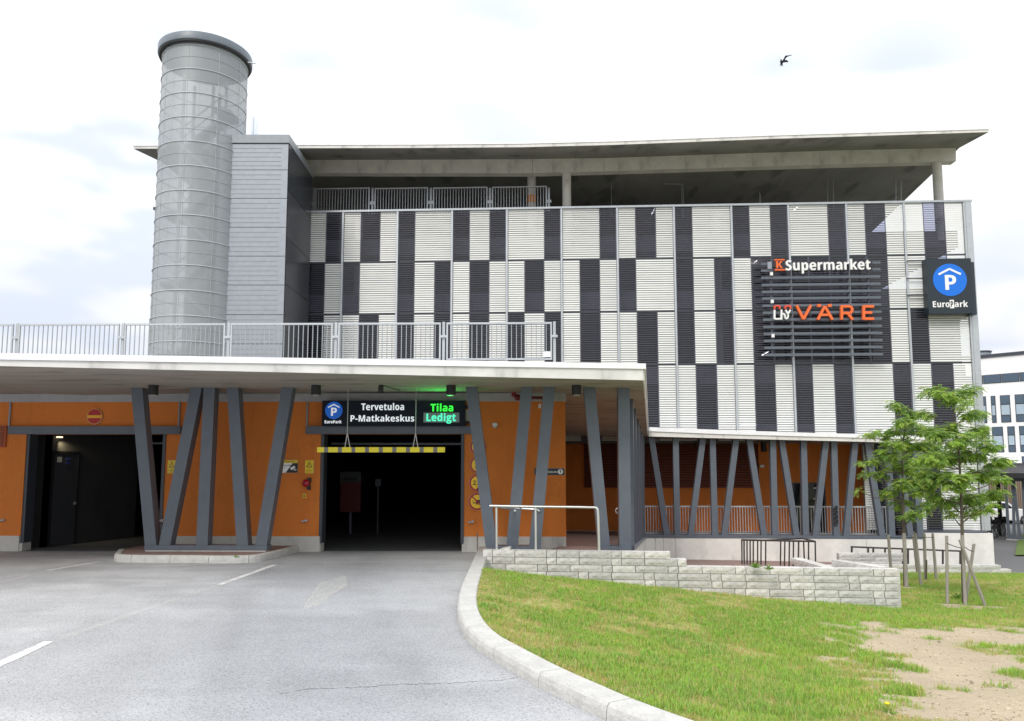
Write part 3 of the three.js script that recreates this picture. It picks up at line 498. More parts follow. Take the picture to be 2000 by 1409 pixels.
// ------------------------------------------------------------------ stair tower of perforated sheet, and the clad shaft beside it
const TZ = -30.9, tc = atZ(381, 630, TZ), TR = 1.66;
{
  const x = tc.x, t = thing('stair_tower', 'tall round stair tower wrapped in translucent perforated grey sheet with pale hoops', 'tower', null, WORLD, x, SOF, TZ);
  const yTop = atZ(400, 122, TZ).y, y0 = SOF - .2;
  part(t, 'perforated_skin', M.mesh, new THREE.CylinderGeometry(TR, TR, yTop - y0, 72, 1, true).translate(x, (yTop + y0) / 2, TZ));
  const hoop = new THREE.TorusGeometry(TR + .012, .022, 6, 80).rotateX(Math.PI / 2), thin = new THREE.TorusGeometry(TR + .008, .008, 5, 80).rotateX(Math.PI / 2), step = .995;
  for (let i = 0; yTop - .12 - i * step > y0; i++) { piece(t, 'hoop', M.ring, hoop, x, yTop - .15 - i * step, TZ); piece(t, 'thin_hoop', M.ring, thin, x, yTop - .15 - (i + .5) * step, TZ); }
  for (const a of [-150, -110, -74, -38, 0, 40, 75, 110, 150, 180]) { const r = a * Math.PI / 180; part(t, 'seam', M.ring, rod([x + (TR + .006) * Math.sin(r), y0, TZ + (TR + .006) * Math.cos(r)], [x + (TR + .006) * Math.sin(r), yTop, TZ + (TR + .006) * Math.cos(r)], .008, 5)); }
  const cap = part(t, 'cap', std([.15, .18, .21], .4, { map: grainTex }), new THREE.LatheGeometry([[TR + .015, yTop - .01], [TR + .17, yTop - .01], [TR + .19, yTop + .03], [TR + .19, yTop + .31], [TR + .12, yTop + .36], [0, yTop + .5]].map(([a, b]) => new THREE.Vector2(a, b)), 72).translate(x, 0, TZ));
  part(t, 'cap_lip', M.black, new THREE.TorusGeometry(TR + .1, .06, 6, 72).rotateX(Math.PI / 2).translate(x, yTop - .04, TZ), { under: cap });
  const sp = atZ(491, 123, TZ + .6); part(t, 'spout', M.ring, rod([sp.x - .15, sp.y + .03, TZ + .6], [sp.x + .16, sp.y - .02, TZ + .6], .025), { under: cap });
  // stair inside: newel posts, flights with balustrades, landings
  for (const [dx, dz] of [[-.55, -.3], [.25, -.3], [.25, -1.0], [-.55, .7], [.95, .1]]) part(t, 'newel', M.clad, box(x + dx - .05, x + dx + .05, y0, yTop - .9, TZ + dz - .05, TZ + dz + .05));
  const nF = 9, hF = (yTop - 2.4 - y0) / nF;
  for (let i = 0; i < nF; i++) {
    const ya = y0 + i * hF, s = i % 2 ? -1 : 1, z = TZ + (i % 2 ? .45 : -.45), xa = x - .95 * s, xb = x + .75 * s;
    const fl = (o, h, z0, z1) => hexa([[Math.min(xa, xb), (s > 0 ? ya : ya + hF) + o, z1], [Math.max(xa, xb), (s > 0 ? ya + hF : ya) + o, z1], [Math.max(xa, xb), (s > 0 ? ya + hF : ya) + o, z0], [Math.min(xa, xb), (s > 0 ? ya : ya + hF) + o, z0], [Math.min(xa, xb), (s > 0 ? ya : ya + hF) + o + h, z1], [Math.max(xa, xb), (s > 0 ? ya + hF : ya) + o + h, z1], [Math.max(xa, xb), (s > 0 ? ya + hF : ya) + o + h, z0], [Math.min(xa, xb), (s > 0 ? ya : ya + hF) + o + h, z0]]);
    part(t, 'flight', M.clad, fl(0, .16, z - .38, z + .38)); part(t, 'balustrade', M.steel, [fl(.95, .05, z + .36, z + .4), fl(.5, .03, z + .36, z + .4)]);
    part(t, 'landing', M.clad, slab([[xb - .1 * s, TZ + .8, ya + hF - .05, ya + hF + .1], [xb + .55 * s, TZ + .5, ya + hF - .05, ya + hF + .1], [xb + .55 * s, TZ - .5, ya + hF - .05, ya + hF + .1], [xb - .1 * s, TZ - .8, ya + hF - .05, ya + hF + .1]]));
  }
  part(t, 'inner_shaft', M.clad, box(x - .9, x + 1.1, y0, atZ(400, 300, TZ - 1).y, TZ - 1.3, TZ - 1.15));
}
{
  const z = -30.2, a = atZ(478, 560, z).x - 1.2, b = atZ(552, 560, z).x, y1 = atZ(520, 264, z).y, y0 = SOF - .2, yc = atZ(520, 280, z).y;
  const t = thing('lift_shaft', 'tall square shaft clad in light grey ribbed metal beside the round tower', 'building', null, WORLD, (a + b) / 2, SOF, z);
  const zb = -33.9;
  part(t, 'side_cladding', M.darkClad, box(b + .012, b + .06, y0, yc, zb, z - .02));
  part(t, 'core', M.dark, box(a + .05, b + .01, y0, yc, zb + .01, z - .06));
  for (let i = 0; i < 6; i++) { const s = part(t, 'side_panel', i % 2 ? std([.045, .05, .06], .25) : M.darkClad, box(b + .062, b + .075, mix(y0, yc, i / 6) + .012, mix(y0, yc, (i + 1) / 6) - .012, zb + .05, z - .08)); }
  const seams = [281, 332, 387.6, 444, 500.5, 557, 615, 672, 730].map((y) => atZ(520, y, z).y);
  for (let i = 0; i + 1 < seams.length; i++) {
    const p = part(t, 'cladding_panel', M.clad, box(a, b + .06, seams[i + 1] + .012, seams[i] - .012, z - .05, z));
    for (let k = 1; k < 6; k++) { const y = mix(seams[i + 1], seams[i], k / 6); part(t, 'rib', std([.34, .36, .385], .5), box(a + .1, b - .22, y - .008, y + .008, z + .0005, z + .012), { under: p }); }
  }
  part(t, 'coping', std([.27, .30, .33], .4, { map: grainTex }), box(a - .02, b + .1, yc + .002, y1, zb - .1, z + .05));
}
{ // small glazed guard on the shaft's roof
  const z = -31.2, p = atZ(489, 263, z), q = atZ(500, 263, z), t = thing('roof_guard', 'small pale glass guard on the shaft roof right of the tower', 'railing', null, WORLD, p.x, p.y, z);
  const y1 = atZ(492, 222, z).y;
  part(t, 'pane', new THREE.MeshPhysicalMaterial({ color: new THREE.Color().setRGB(.75, .8, .95), transmission: 1, roughness: .05, thickness: 0 }), tri([[p.x, p.y - .1, z], [q.x + .05, p.y - .1, z], [q.x + .05, y1 - .35, z], [p.x, y1, z]], [[0, 1, 2, 3]]));
  for (const [x, y] of [[p.x - .2, y1 + .15], [mix(p.x, q.x, .5), y1 - .15], [q.x + .05, y1 - .33]]) part(t, 'post', M.galv, box(x - .015, x + .015, p.y - .2, y, z + .01, z + .04));
}
{ // lightning rod / edge cable left of the tower
  const z = -31.5, a = atZ(304, 405, z), b = atZ(293, 690, z), t = thing('downpipe', 'thin dark vertical pipe just left of the round tower', 'pipe', null, WORLD, b.x, b.y, z);
  part(t, 'pipe', M.darkSteel, rod(b, a, .03)); part(t, 'bracket', M.darkSteel, [box(b.x - .07, b.x + .05, b.y + 1.2, b.y + 1.3, z - .04, z + .05), box(a.x - .09, a.x + .05, a.y - .12, a.y, z - .04, z + .05)]);
}

// ------------------------------------------------------------------ railing on the entrance canopy
{
  const r0 = onY(1085, 706, ROOFTOP), RL = new Plane(r0.x, r0.z, 1.1), X = (px, py = 640) => RL.hit(px, py)[0], yt = RL.hit(700, 631)[1], yb = ROOFTOP + .03;
  const posts = [1083, 866, 655, 445, 238, 31, -180], bar = new THREE.BoxGeometry(.014, yt - yb - .06, .014);
  const first = { v: null };
  const places = ['with the free end post', 'second from its free right end', 'before the dark shaft side', 'in front of the round tower', 'just left of the round tower', 'at the left edge of the picture'];
  for (let k = 0; k < 6; k++) {
    const u1 = X(posts[k]), u0 = X(posts[k + 1]), t = thing('canopy_railing', 'galvanised railing bay on the entrance canopy ' + places[k], 'railing', 'railing bays on the entrance canopy', RL, u0, yb, 0);
    part(t, 'top_rail', M.galv, box(u0 + .06, u1 - .05, yt - .035, yt, -.02, .02)); part(t, 'bottom_rail', M.galv, box(u0 + .06, u1 - .05, yb, yb + .03, -.02, .02));
    part(t, 'post', M.galv, [box(u1 - .025, u1 + .025, ROOFTOP - .2, yt + .02, -.09, -.03), box(u1 - .06, u1 + .06, mix(yb, yt, .6), mix(yb, yt, .66), -.03, .02)]);
    for (const u of [u0 + .075, u1 - .065]) part(t, 'end_bar', M.galv, box(u - .015, u + .015, yb + .031, yt - .036, -.018, .018));
    const n = 21; for (let i = 1; i < n; i++) piece(t, 'bar', M.bar, bar, mix(u0 + .075, u1 - .065, i / n), (yt + yb) / 2, 0);
    if (k === 0) part(t, 'plate', M.white, box(u1 - .22, u1 - .08, yb + .05, yb + .16, .02, .03));
  }
}

// ------------------------------------------------------------------ side canopy, its posts, the passage behind
{
  const t = thing('side_canopy', 'lower side canopy with white edge on many splayed blue-grey steel posts over the passage', 'canopy', null, RP, RP.hit(1500, 1050)[0], LOW);
  const H = (x, y, w = 0) => RP.hit(x, y, w), EW = .45;
  const px = [1267, 1400, 1600, 1706, 1760, 1870], yt = [835, 840, 846.5, 848.6, 850.8, 853.5], ym = [843, 848.5, 854, 856.5, 858.5, 860.5], yb = [852.5, 856, 860.8, 863.5, 865, 867];
  for (let i = 0; i < 5; i++) {
    const A = H(px[i], yb[i], EW), B = H(px[i + 1], yb[i + 1], EW), A1 = H(px[i], ym[i], EW), B1 = H(px[i + 1], ym[i + 1], EW), A2 = H(px[i], yt[i], EW), B2 = H(px[i + 1], yt[i + 1], EW), e = i ? .002 : 0;
    part(t, 'slab', M.soffit, hexa([[A[0], A[1], EW], [B[0], B[1], EW], [B[0], B[1] + .02, -3.4], [A[0], A[1] + .02, -3.4], [A[0], A1[1], EW], [B[0], B1[1], EW], [B[0], B1[1], -3.4], [A[0], A1[1], -3.4]]));
    part(t, 'slab_edge', M.whiteFascia, hexa([[A[0], A[1] - .008, EW + .03], [B[0], B[1] - .008, EW + .03], [B[0], B[1] - .008, EW + .002], [A[0], A[1] - .008, EW + .002], [A[0], A1[1], EW + .03], [B[0], B1[1], EW + .03], [B[0], B1[1], EW + .002], [A[0], A1[1], EW + .002]]));
    part(t, 'flashing', M.flashing, hexa([[A[0], A1[1] + .004, EW + .08], [B[0], B1[1] + .004, EW + .08], [B[0], B1[1] + .004, -.95], [A[0], A1[1] + .004, -.95], [A[0], A2[1], EW + .08], [B[0], B2[1], EW + .08], [B[0], B2[1] + .05, -.95], [A[0], A2[1] + .05, -.95]]));
  }
  const soff = (x) => { const k = clamp((x - 1250) / 500); return H(x, mix(853, 864, k), EW)[1] + .03; };
  const ySill = H(1500, 1045.7)[1];
  const cols = [[1253, 1253], [1272, 1302], [1319.5, 1322.5], [1373, 1349], [1391.5, 1396], [1438, 1414], [1463, 1492], [1509, 1513], [1526, 1555], [1569, 1573], [1613, 1592], [1628, 1633], [1670, 1652], [1693, 1722], [1734, 1741], [1752, 1777], [1786, 1796]];
  for (const [a, b] of cols) part(t, 'post', M.steel, post(H(b, 1043)[0], ySill + .002, H(a, 865)[0], soff(a), .235, -.11, .11));
  part(t, 'sill_beam', M.steel, box(H(1254, 1050)[0], H(1802, 1050)[0], H(1500, 1051.2)[1], ySill, -.16, .16));
  const pl0 = H(1254, 1060)[0], pl1 = H(1803, 1060)[0], pl2 = H(1937, 1060)[0], yPl = H(1500, 1051.6)[1], yP2 = H(1880, 1041.5)[1];
  // cast plinth in bays with narrow joints
  const joints = [1254, 1279.5, 1295.5, 1319, 1450, 1560, 1690, 1803];
  for (let i = 0; i + 1 < joints.length; i++) part(t, 'plinth', M.plinth, box(H(joints[i], 1065)[0] + .006, H(joints[i + 1], 1065)[0] - .006, LOW - .6, yPl - .004, -.12, .14));
  part(t, 'plinth', M.plinth, box(pl1 + .006, pl2, LOW - .6, yP2, -2.2, .14)); part(t, 'plinth_cap', M.darkSteel, box(pl1 + .02, pl2 - .12, yP2 + .002, yP2 + .05, -2, .02));
  // rear wall of the passage: orange render, louvre field, glazed door
  const w = -3.2, O = (x, y, k = w) => H(x, y, k), base = O(1300, 1052)[1], bTop = O(1300, 1037.5)[1], x0 = O(1040, 950)[0], x1 = O(1686, 950)[0], wallTop = O(1300, 862)[1], d0 = O(1543, 950)[0], d1 = O(1612, 950)[0], dTop = O(1570, 943)[1];
  part(t, 'rear_wall', M.orange, [box(x0, d0, bTop, wallTop + .6, w - .3, w), box(d1, x1, bTop, wallTop + .6, w - .3, w), box(d0, d1, dTop, wallTop + .6, w - .3, w)]);
  part(t, 'wall_base', M.paleConcrete, [box(x0, d0, base - .6, bTop - .002, w - .3, w + .015), box(d1, x1, base - .6, bTop - .002, w - .3, w + .015)]);
  const lv0 = O(1141, 900), lv1 = O(1483, 955), field = part(t, 'wall_louvre', std([.07, .018, .012], .8), box(lv0[0], lv1[0], O(1300, 952)[1], O(1300, 866)[1], w + .001, w + .02));
  const ly0 = O(1300, 953)[1], ly1 = O(1300, 867)[1]; for (let i = 0; i < 17; i++) { const y = mix(ly0, ly1, i / 17); part(t, 'slat', M.redLouvre, hexa([[lv0[0], y, w + .09], [lv1[0], y, w + .09], [lv1[0], y, w + .075], [lv0[0], y, w + .075], [lv0[0], y + .085, w + .045], [lv1[0], y + .085, w + .045], [lv1[0], y + .085, w + .03], [lv0[0], y + .085, w + .03]]), { under: field }); }
  const door = part(t, 'glass_door', M.glassDark, box(d0 + .06, d1 - .06, base, dTop - .06, w - .2, w - .17));
  part(t, 'door_frame', M.darkSteel, [box(d0, d0 + .06, base, dTop, w - .22, w + .02), box(d1 - .06, d1, base, dTop, w - .22, w + .02), box(d0 + .06, d1 - .06, dTop - .06, dTop, w - .22, w + .02), box((d0 + d1) / 2 - .04, (d0 + d1) / 2 + .04, base, dTop - .06, w - .165, w - .1)]);
  for (const [x, y] of [[1579, 956], [1595, 954], [1595, 975]]) { const p = O(x, y); part(t, 'door_label', M.white, box(p[0] - .07, p[0] + .05, p[1] - .03, p[1] + .03, w - .168, w - .16), { under: door }); }
  part(t, 'end_pier', M.paleConcrete, box(x1 + .002, x1 + .2, base - .4, wallTop + .6, w - .3, w + .12));
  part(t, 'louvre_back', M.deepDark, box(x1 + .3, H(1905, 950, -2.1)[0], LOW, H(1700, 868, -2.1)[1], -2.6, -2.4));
  for (const [px_, py_] of [[1360, 866], [1492, 878]]) { const p = O(px_, py_, -1.6); part(t, 'ceiling_lamp', M.black, cyl(p[0], p[1] - .1, soff(px_), -1.6, .12)); }
  { const p = O(1487, 911); part(t, 'wall_lamp', M.white, box(p[0] - .08, p[0] + .1, p[1] - .06, p[1] + .06, w + .002, w + .12)); }
}
// passage railing just behind the posts
{
  const w = -.5, H = (x, y) => RP.hit(x, y, w), yt = H(1500, 990)[1], yb = H(1500, 1043)[1] - .02, u0 = H(1259, 1000)[0], u1 = H(1742, 1000)[0];
  const t = thing('passage_railing', 'long low galvanised bar railing along the passage behind the splayed posts', 'railing', null, RP, u0, yb, w);
  part(t, 'top_rail', M.galv, box(u0, u1, yt - .03, yt + .03, w - .03, w + .03)); part(t, 'bottom_rail', M.galv, box(u0, u1, yb, yb + .05, w - .02, w + .02));
  const bar = new THREE.BoxGeometry(.026, yt - yb - .085, .026); for (let i = 0; i <= 90; i++) piece(t, 'bar', M.galv, bar, mix(u0 + .02, u1 - .02, i / 90), (yt + yb) / 2 + .01, w);
}
// passage floor from the entrance corner down behind the posts
const RED = std([.30, .205, .18], .9, { map: tex(512, 1.2, (x, y) => { const r = Math.floor(y * 12), bx = x * 6 + (r % 2) * .5, c = Math.floor(bx), fxx = bx - c, fyy = y * 12 - r; const j = fxx < .05 || fyy < .09 ? .62 : 1, v = mix(.78, 1.12, hash(c % 6, r, 5)) * j * mix(.9, 1.06, fbm(x * 20, y * 20, 20, 3, 4)); return [v, v * .97, v * .95]; }) });
{
  const t = structure('passage_floor', 'red brick paved passage floor sloping down behind the posts', 'pavement');
  const a = WP.at(u_(1104), .12, -.3), a2 = TP.at(TP.hit(1056, 1076)[0], .14, .1), b = TP.at(TP.hit(1230, 1076)[0], .14, .1), c = RP.at(...[RP.hit(1255, 1049)[0]], RP.hit(1500, 1051)[1], -.05), e = RP.at(RP.hit(1802, 1049)[0], c.y, -.05), f = RP.at(RP.hit(1802, 1049)[0], RP.hit(1500, 1051)[1] - .02, -3.3), g = RP.at(RP.hit(1040, 1049)[0], f.y, -3.3);
  const V = [a, a2, b, c, e, f, g].map((p) => [p.x, p.y, p.z]);
  part(t, 'paving', RED, tri(V, [[1, 2, 0], [0, 2, 3], [0, 3, 6], [6, 3, 5], [3, 4, 5]]));
}
// ------------------------------------------------------------------ kerbed island under the left posts
{
  const t = thing('island_kerb', 'rough granite kerb round the small brick island at the left posts', 'kerb');
  const out = [[228, 1086], [226, 1098], [262, 1099.5], [360, 1100], [450, 1101], [500, 1099], [532, 1093], [562, 1085], [592, 1076]].map(([x, y]) => onY(x, y, 0));
  kerbRun(t, out, .14, .145, -1, .85, .012);
  const c = new THREE.CatmullRomCurve3(out, false, 'centripetal').getSpacedPoints(40), back = [onY(592, 1076, 0), onY(240, 1076, 0)];
  const s = structure('island_paving', 'red brick paving on top of the kerbed island', 'pavement'), zb = WP.at(0, 0, .02).z;
  const top = c.map((p, i) => { const d = c[Math.min(40, i + 1)].clone().sub(c[Math.max(0, i - 1)]).normalize(); return [p.x + d.z * .1, .135, p.z - d.x * .1]; });
  top.push([c[40].x - .2, .135, zb], [c[0].x + .15, .135, zb - .05]);
  part(s, 'paving', RED, tri(top, [[...top.keys()]]));
}
// ------------------------------------------------------------------ paving in front of the side plinth
const plB = (px, py) => { const [u, y] = RP.hit(px, py, .15); return RP.at(u, y, .15); };
const pavL = plB(1300, 1092.5), pavR = plB(1640, 1098.5);
{
  const t = structure('forecourt_paving', 'red brick paving between the block wall and the concrete plinth', 'pavement');
  const f0 = BP.at(BP.hit(950, 1085)[0], .13, -.28), f1 = BP.at(BP.hit(1338, 1094)[0], BP.hit(1400, 1108)[1] - .03, -.28), f2 = BP.at(BP.hit(1740, 1115)[0], BP.hit(1600, 1116)[1] - .34, -.28), f3 = TP.at(TP.hit(1235, 1080)[0], .05, 0);
  const P = []; for (let i = 0; i <= 10; i++) { const k = i / 10; P.push([f0.clone().lerp(pavL.clone().add(new V3(-1.5, 0, 0)), k), f1.clone().lerp(pavL, k), f2.clone().lerp(pavR.clone(), k)]); }
  const Q = P.map((r) => [0, .2, .4, .6, .8, 1].map((k) => k < .5 ? r[0].clone().lerp(r[1], k * 2) : r[1].clone().lerp(r[2], k * 2 - 1)));
  t.add(mesh('paving', sheet(Q), RED));
}
const pavY = (p) => 0;
// ------------------------------------------------------------------ split-block retaining wall
const blockMat = [[.64, .63, .61], [.58, .575, .56], [.69, .68, .66], [.55, .545, .53]].map((c) => std(c, .92, { map: tex(256, .7, (x, y) => { const n = fbm(x * 9, y * 9, 9, 5, 61), s = vnoise(x * 60, y * 60, 60, 6), st = sstep(.6, .75, fbm(x * 5, y * 5, 5, 4, 6)); const v = mix(.76, 1.1, n) * mix(.86, 1.08, s) * (1 - .2 * st); return [v, v * .99, v * .97]; }), bumpMap: tex(256, .35, mottled(38, 0, 1, 12, 5), false), bumpScale: .012 }));
const blockGeo = {};
function block(len, h, depth, v) {                        // split face: a coarse displaced grid, other sides plain
  const key = len + '_' + v; if (blockGeo[key]) return blockGeo[key];
  const nx = Math.max(2, Math.round(len / .09)), ny = 2, pts = [], f = [];
  for (let j = 0; j <= ny; j++) for (let i = 0; i <= nx; i++) { const edge = i === 0 || j === 0 || i === nx || j === ny; pts.push([i / nx * len, j / ny * h, edge ? rr(-.003, .0) : rr(.003, .014)]); }
  for (let j = 0; j < ny; j++) for (let i = 0; i < nx; i++) { const a = j * (nx + 1) + i; f.push([a, a + 1, a + nx + 2, a + nx + 1]); }
  const s = pts.length; pts.push([0, 0, -depth], [len, 0, -depth], [len, h, -depth], [0, h, -depth]);
  const c = [0, nx, (ny + 1) * (nx + 1) - 1, ny * (nx + 1)], row = (j) => [...Array(nx + 1).keys()].map((i) => j * (nx + 1) + i);
  f.push([s + 1, s, s + 3, s + 2], [...row(0).reverse(), s, s + 1], [...row(ny), s + 2, s + 3], [s, c[0], (nx + 1), c[3], s + 3], [c[1], s + 1, s + 2, c[2], 2 * nx + 1]);
  return blockGeo[key] = boxUV(tri(pts, f));
}
const CH = .136;
function courseRun(t, y, u0, u1, P, k, depth = .24, G = .011) {
  let u = u0, i = Math.floor(rnd() * 3); const lens = [.63, .2, .45];
  while (u < u1 - .05) { let L = lens[i++ % 3]; if (u + L > u1 - .12) L = Math.round((u1 - u) * 50) / 50; const p = P(u, y), m = piece(t, 'block', blockMat[Math.floor(rnd() * 4)], block(Math.round((L - G) * 1000) / 1000, CH - .008, depth, Math.floor(rnd() * 3)), p[0], p[1], p[2] + rr(-.006, .006)); m.rotation.y = p[3] ?? 0; u += L; }
}
{
  const t = thing('block_wall', 'stepped retaining wall of pale split-face blocks along the lawn', 'wall', null, BP, BP.hit(943, 1128)[0], BP.hit(943, 1128)[1]);
  const yT = BP.hit(1420, 1107.5)[1], uA = BP.hit(943, 1090)[0], uB = BP.hit(1760, 1140)[0], u3 = BP.hit(1342, 1100)[0], u4 = BP.hit(1311, 1088)[0];
  for (let k = 0; k < 7; k++) courseRun(t, yT - CH * (k + 1), uA + (k % 2 ? 0 : .02), uB, (u, y) => [u, y, 0], k);
  courseRun(t, yT, uA, u3, (u, y) => [u, y, 0], 1); courseRun(t, yT + CH, uA, u4, (u, y) => [u, y, 0], 0);
  // return wall running back from the right corner, and a lower one inside it
  const back = (p0, p1, top, n) => {
    const d = new V3(p1.x - p0.x, 0, p1.z - p0.z), L = d.length(); d.normalize(); const yaw = Math.atan2(-d.z, d.x);
    for (let k = 0; k < n; k++) { let s = k % 2 ? .3 : 0, i = k; while (s < L) { const len = [.63, .2, .45][i++ % 3], p = p0.clone().addScaledVector(d, s + len), q = BP.loc(p), m = piece(t, 'block', blockMat[Math.floor(rnd() * 4)], block(Math.round((len - .008) * 1000) / 1000, CH - .008, .24, Math.floor(rnd() * 3)), q[0], top - CH * (k + 1), q[2]); m.rotation.y = yaw + BP.a + Math.PI; s += len; } }
  };
  const cr = BP.at(uB - .27, 0, -.27), ce = onY(1636, 1095.5, yT); back(cr, ce, yT, 6);
  back(onY(1650, 1119, yT - .13), onY(1559, 1093.5, yT - .13), yT - .13, 4);
}
// low block edging along the building, two courses
{
  const z0 = atZ(1700, 1118, -26.4), E = new Plane(z0.x, z0.z, 1.5), y0 = E.hit(1800, 1121)[1];
  const t = thing('block_edging', 'low two-course block edging beside the lawn in front of the side plinth', 'wall', null, E, 0, y0);
  const s = 1.35;
  const a = E.hit(1690, 1110)[0], b = E.hit(1966, 1110)[0];
  for (let k = 0; k < 2; k++) { let u = a - (k ? 0 : .3); let i = k; while (u < (k ? b - .6 : b)) { const L = [.63, .45, .63][i++ % 3]; piece(t, 'block', blockMat[Math.floor(rnd() * 4)], block(Math.round((L - .006) * 1000) / 1000, CH - .008, .24, Math.floor(rnd() * 3)), u, y0 + k * CH + .02, 0); u += L; } }
  const a2 = E.hit(1640, 1100, -1)[0], b2 = E.hit(1745, 1100, -1)[0]; for (let k = 1; k < 4; k++) { let u = a2, i = k; while (u < b2) { const L = [.63, .45, .63][i++ % 3]; piece(t, 'block', blockMat[Math.floor(rnd() * 4)], block(Math.round((L - .006) * 1000) / 1000, CH - .008, .24, Math.floor(rnd() * 3)), u, y0 + k * CH + .02, -1); u += L; } }
}
// ------------------------------------------------------------------ lawn with worn and bare patches
const bares = [[1930, 1300, 1.5, 1.6], [1985, 1380, 1.0, .9], [1960, 1255, 1.9, 1.3], [1990, 1330, 1.9, .95], [1850, 1255, 1.1, .35], [1900, 1318, 1.3, .5], [1800, 1250, .5, .18], [1960, 1390, 1.0, .5], [1760, 1330, .5, .15], [2100, 1300, 2.2, 1.6], [1880, 1375, .5, .15], [1500, 1403, .3, .09], [1860, 1188, .7, .25], [1890, 1185, .6, .3], [1765, 1148, .5, .3]].map(([x, y, a, b]) => { let Y = -.3, p; for (let i = 0; i < 12; i++) { p = onY(x, y, Y); Y = lawnY(p.x, p.z); } return [p.x, p.z, a, b]; });
const bare = (x, z) => { const n = fbm(x * 1.1 + 30, z * 1.1 + 60, 999, 5, 17), n2 = fbm(x * 4 + 30, z * 4 + 60, 999, 4, 29); let b = 0; for (const [cx, cz, a, c] of bares) { const r = Math.hypot((x - cx) / a, (z - cz) / c); b = Math.max(b, 1.55 - r); } return clamp(sstep(.0, .95, b + ((n - .5) * 2.2 + (n2 - .5) * 2.2) * sstep(-.1, .35, b))); };
const dry = (x, z) => { const e = 0, e0 = clamp(1 - (x - innerX(Math.min(z, -4))) / 2.2) * (z > -14 ? 1 : 0), n = fbm(x * .8 + 9, z * .8 + 20, 999, 5, 44), m = fbm(x * 3.1 + 9, z * 3.1 + 20, 999, 4, 47); return clamp(sstep(.43, .66, n * .5 + m * .5 + e0 * .07 + .05 * sstep(-9.5, -7, z))); };
const wallBX = (z) => { const p = BP.at(BP.hit(1760, 1140)[0] + .03, 0, 0); return p.x + Math.max(0, p.z - z) * .13; };
{
  const t = structure('lawn', 'patchy mown lawn with dry straw and bare sand, sloping down to the right', 'lawn');
  const mat = new THREE.MeshStandardMaterial({ roughness: .95, vertexColors: true, map: tex(512, .8, (x, y) => { const a = vnoise(x * 90, y * 90, 90, 6), b = fbm(x * 22, y * 22, 22, 4, 9); const v = mix(.72, 1.12, a * .5 + b * .5); return [v, v, v]; }), bumpMap: tex(256, .5, mottled(39, 0, 1, 16, 5), false) , bumpScale: .02 });
  const col = (x, z) => { const b = bare(x, z), d = dry(x, z), n = fbm(x * 2 + 5, z * 2 + 8, 999, 4, 71), g = [mix(.15, .19, n), mix(.24, .28, n), .04], s = [.44, .38, .16], e = [.47, .385, .27].map((c) => c * mix(.8, 1.1, n)); return [0, 1, 2].map((i) => mix(mix(g[i], s[i], d * .75), e[i], b)); };
  const grid = (zs, lo, hi) => { const P = zs.map((z) => { const a = lo(z), b = hi(z), r = []; for (let i = 0; i <= 170; i++) { const x = mix(a, b, (i / 170) ** 1.35); r.push(new V3(x, lawnY(x, z) + .02 * (fbm(x * 2, z * 2, 999, 3, 3) - .5), z)); } return r; }); return tint(sheet(P), col); };
  const z1 = [], z2 = []; for (let z = -2; z > -16.4; z -= .12) z1.push(z); for (let z = -16.35; z > -26.5; z -= .2) z2.push(z);
  t.add(mesh('turf', grid(z1, (z) => innerX(z) - .02, () => 26), mat)); t.add(mesh('turf', grid(z2, (z) => wallBX(z) - .15, () => 30), mat));
}
{ // grass blades
  const blade = (a, l, w, bend) => { const c = Math.cos(a), s = Math.sin(a), b = bend; return tri([[-s * w, 0, c * w], [s * w, 0, -c * w], [c * b * .4 + s * w * .6, l * .6, s * b * .4 - c * w * .6], [c * b, l, s * b], [c * b * .4 - s * w * .6, l * .6, s * b * .4 + c * w * .6]], [[0, 1, 2, 4], [4, 2, 3]]); };
  const tufts = [0, 1, 2].map((k) => { const L = []; for (let i = 0; i < 5; i++) { const g = blade(rr(0, 6.28), rr(.03, .06), .0028, rr(.01, .035)); g.translate(rr(-.03, .03), 0, rr(-.03, .03)); L.push(g); } return merge(L); });
  const mat = new THREE.MeshPhysicalMaterial({ roughness: .8, side: THREE.DoubleSide, transmission: .3, thickness: 0 });
  const spots = [[], [], []], m4 = new THREE.Matrix4(), q = new THREE.Quaternion(), up = new V3(0, 1, 0), col = new THREE.Color();
  const wallZ = (x) => { const p = BP.o.clone().addScaledVector(BP.u, (x - BP.o.x) / BP.u.x); return p.z + .03; };
  for (let i = 0; i < 330000; i++) {
    const d = 5.2 + (27 - 5.2) * rnd() ** 1.35, half = d * .70, x = rr(-1.2, half), z = -d;
    if (z > -16 && x < innerX(z) + .01) continue;
    const wx = wallBX(z); if (z < wallZ(x) && x < wx) continue; if (z < -26.2) continue;
    const b = bare(x, z); if (rnd() < b * 1.15 - .03) continue;
    const dr = dry(x, z); if (rnd() < dr * .45) continue;
    spots[i % 3].push([x, z, dr, b]);
  }
  const t = thing('grass', 'short green and straw-coloured grass blades of the lawn', 'grass'); t.userData.kind = 'stuff';
  spots.forEach((S, k) => {
    const im = new THREE.InstancedMesh(tufts[k], mat, S.length); im.name = 'grass_blades'; im.userData.kind = 'stuff'; im.receiveShadow = im.castShadow = true;
    S.forEach(([x, z, dr, b], i) => { const s = rr(.55, 1.5) * (1 - .3 * dr); q.setFromAxisAngle(up, rr(0, 6.28)); m4.compose(new V3(x, lawnY(x, z) - .004, z), q, new V3(s, s * rr(.7, 1.3), s)); im.setMatrixAt(i, m4); const n = fbm(x * 1.3, z * 1.3, 999, 4, 13), y = rnd() < .13 + dr * .6; y ? col.setRGB(rr(.42, .58), rr(.38, .50), rr(.12, .2)) : col.setRGB(mix(.23, .35, n) * rr(.75, 1.25), mix(.41, .53, n) * rr(.8, 1.15), .05 * rr(.8, 1.4)); im.setColorAt(i, col); });
    t.add(im);
  });
}
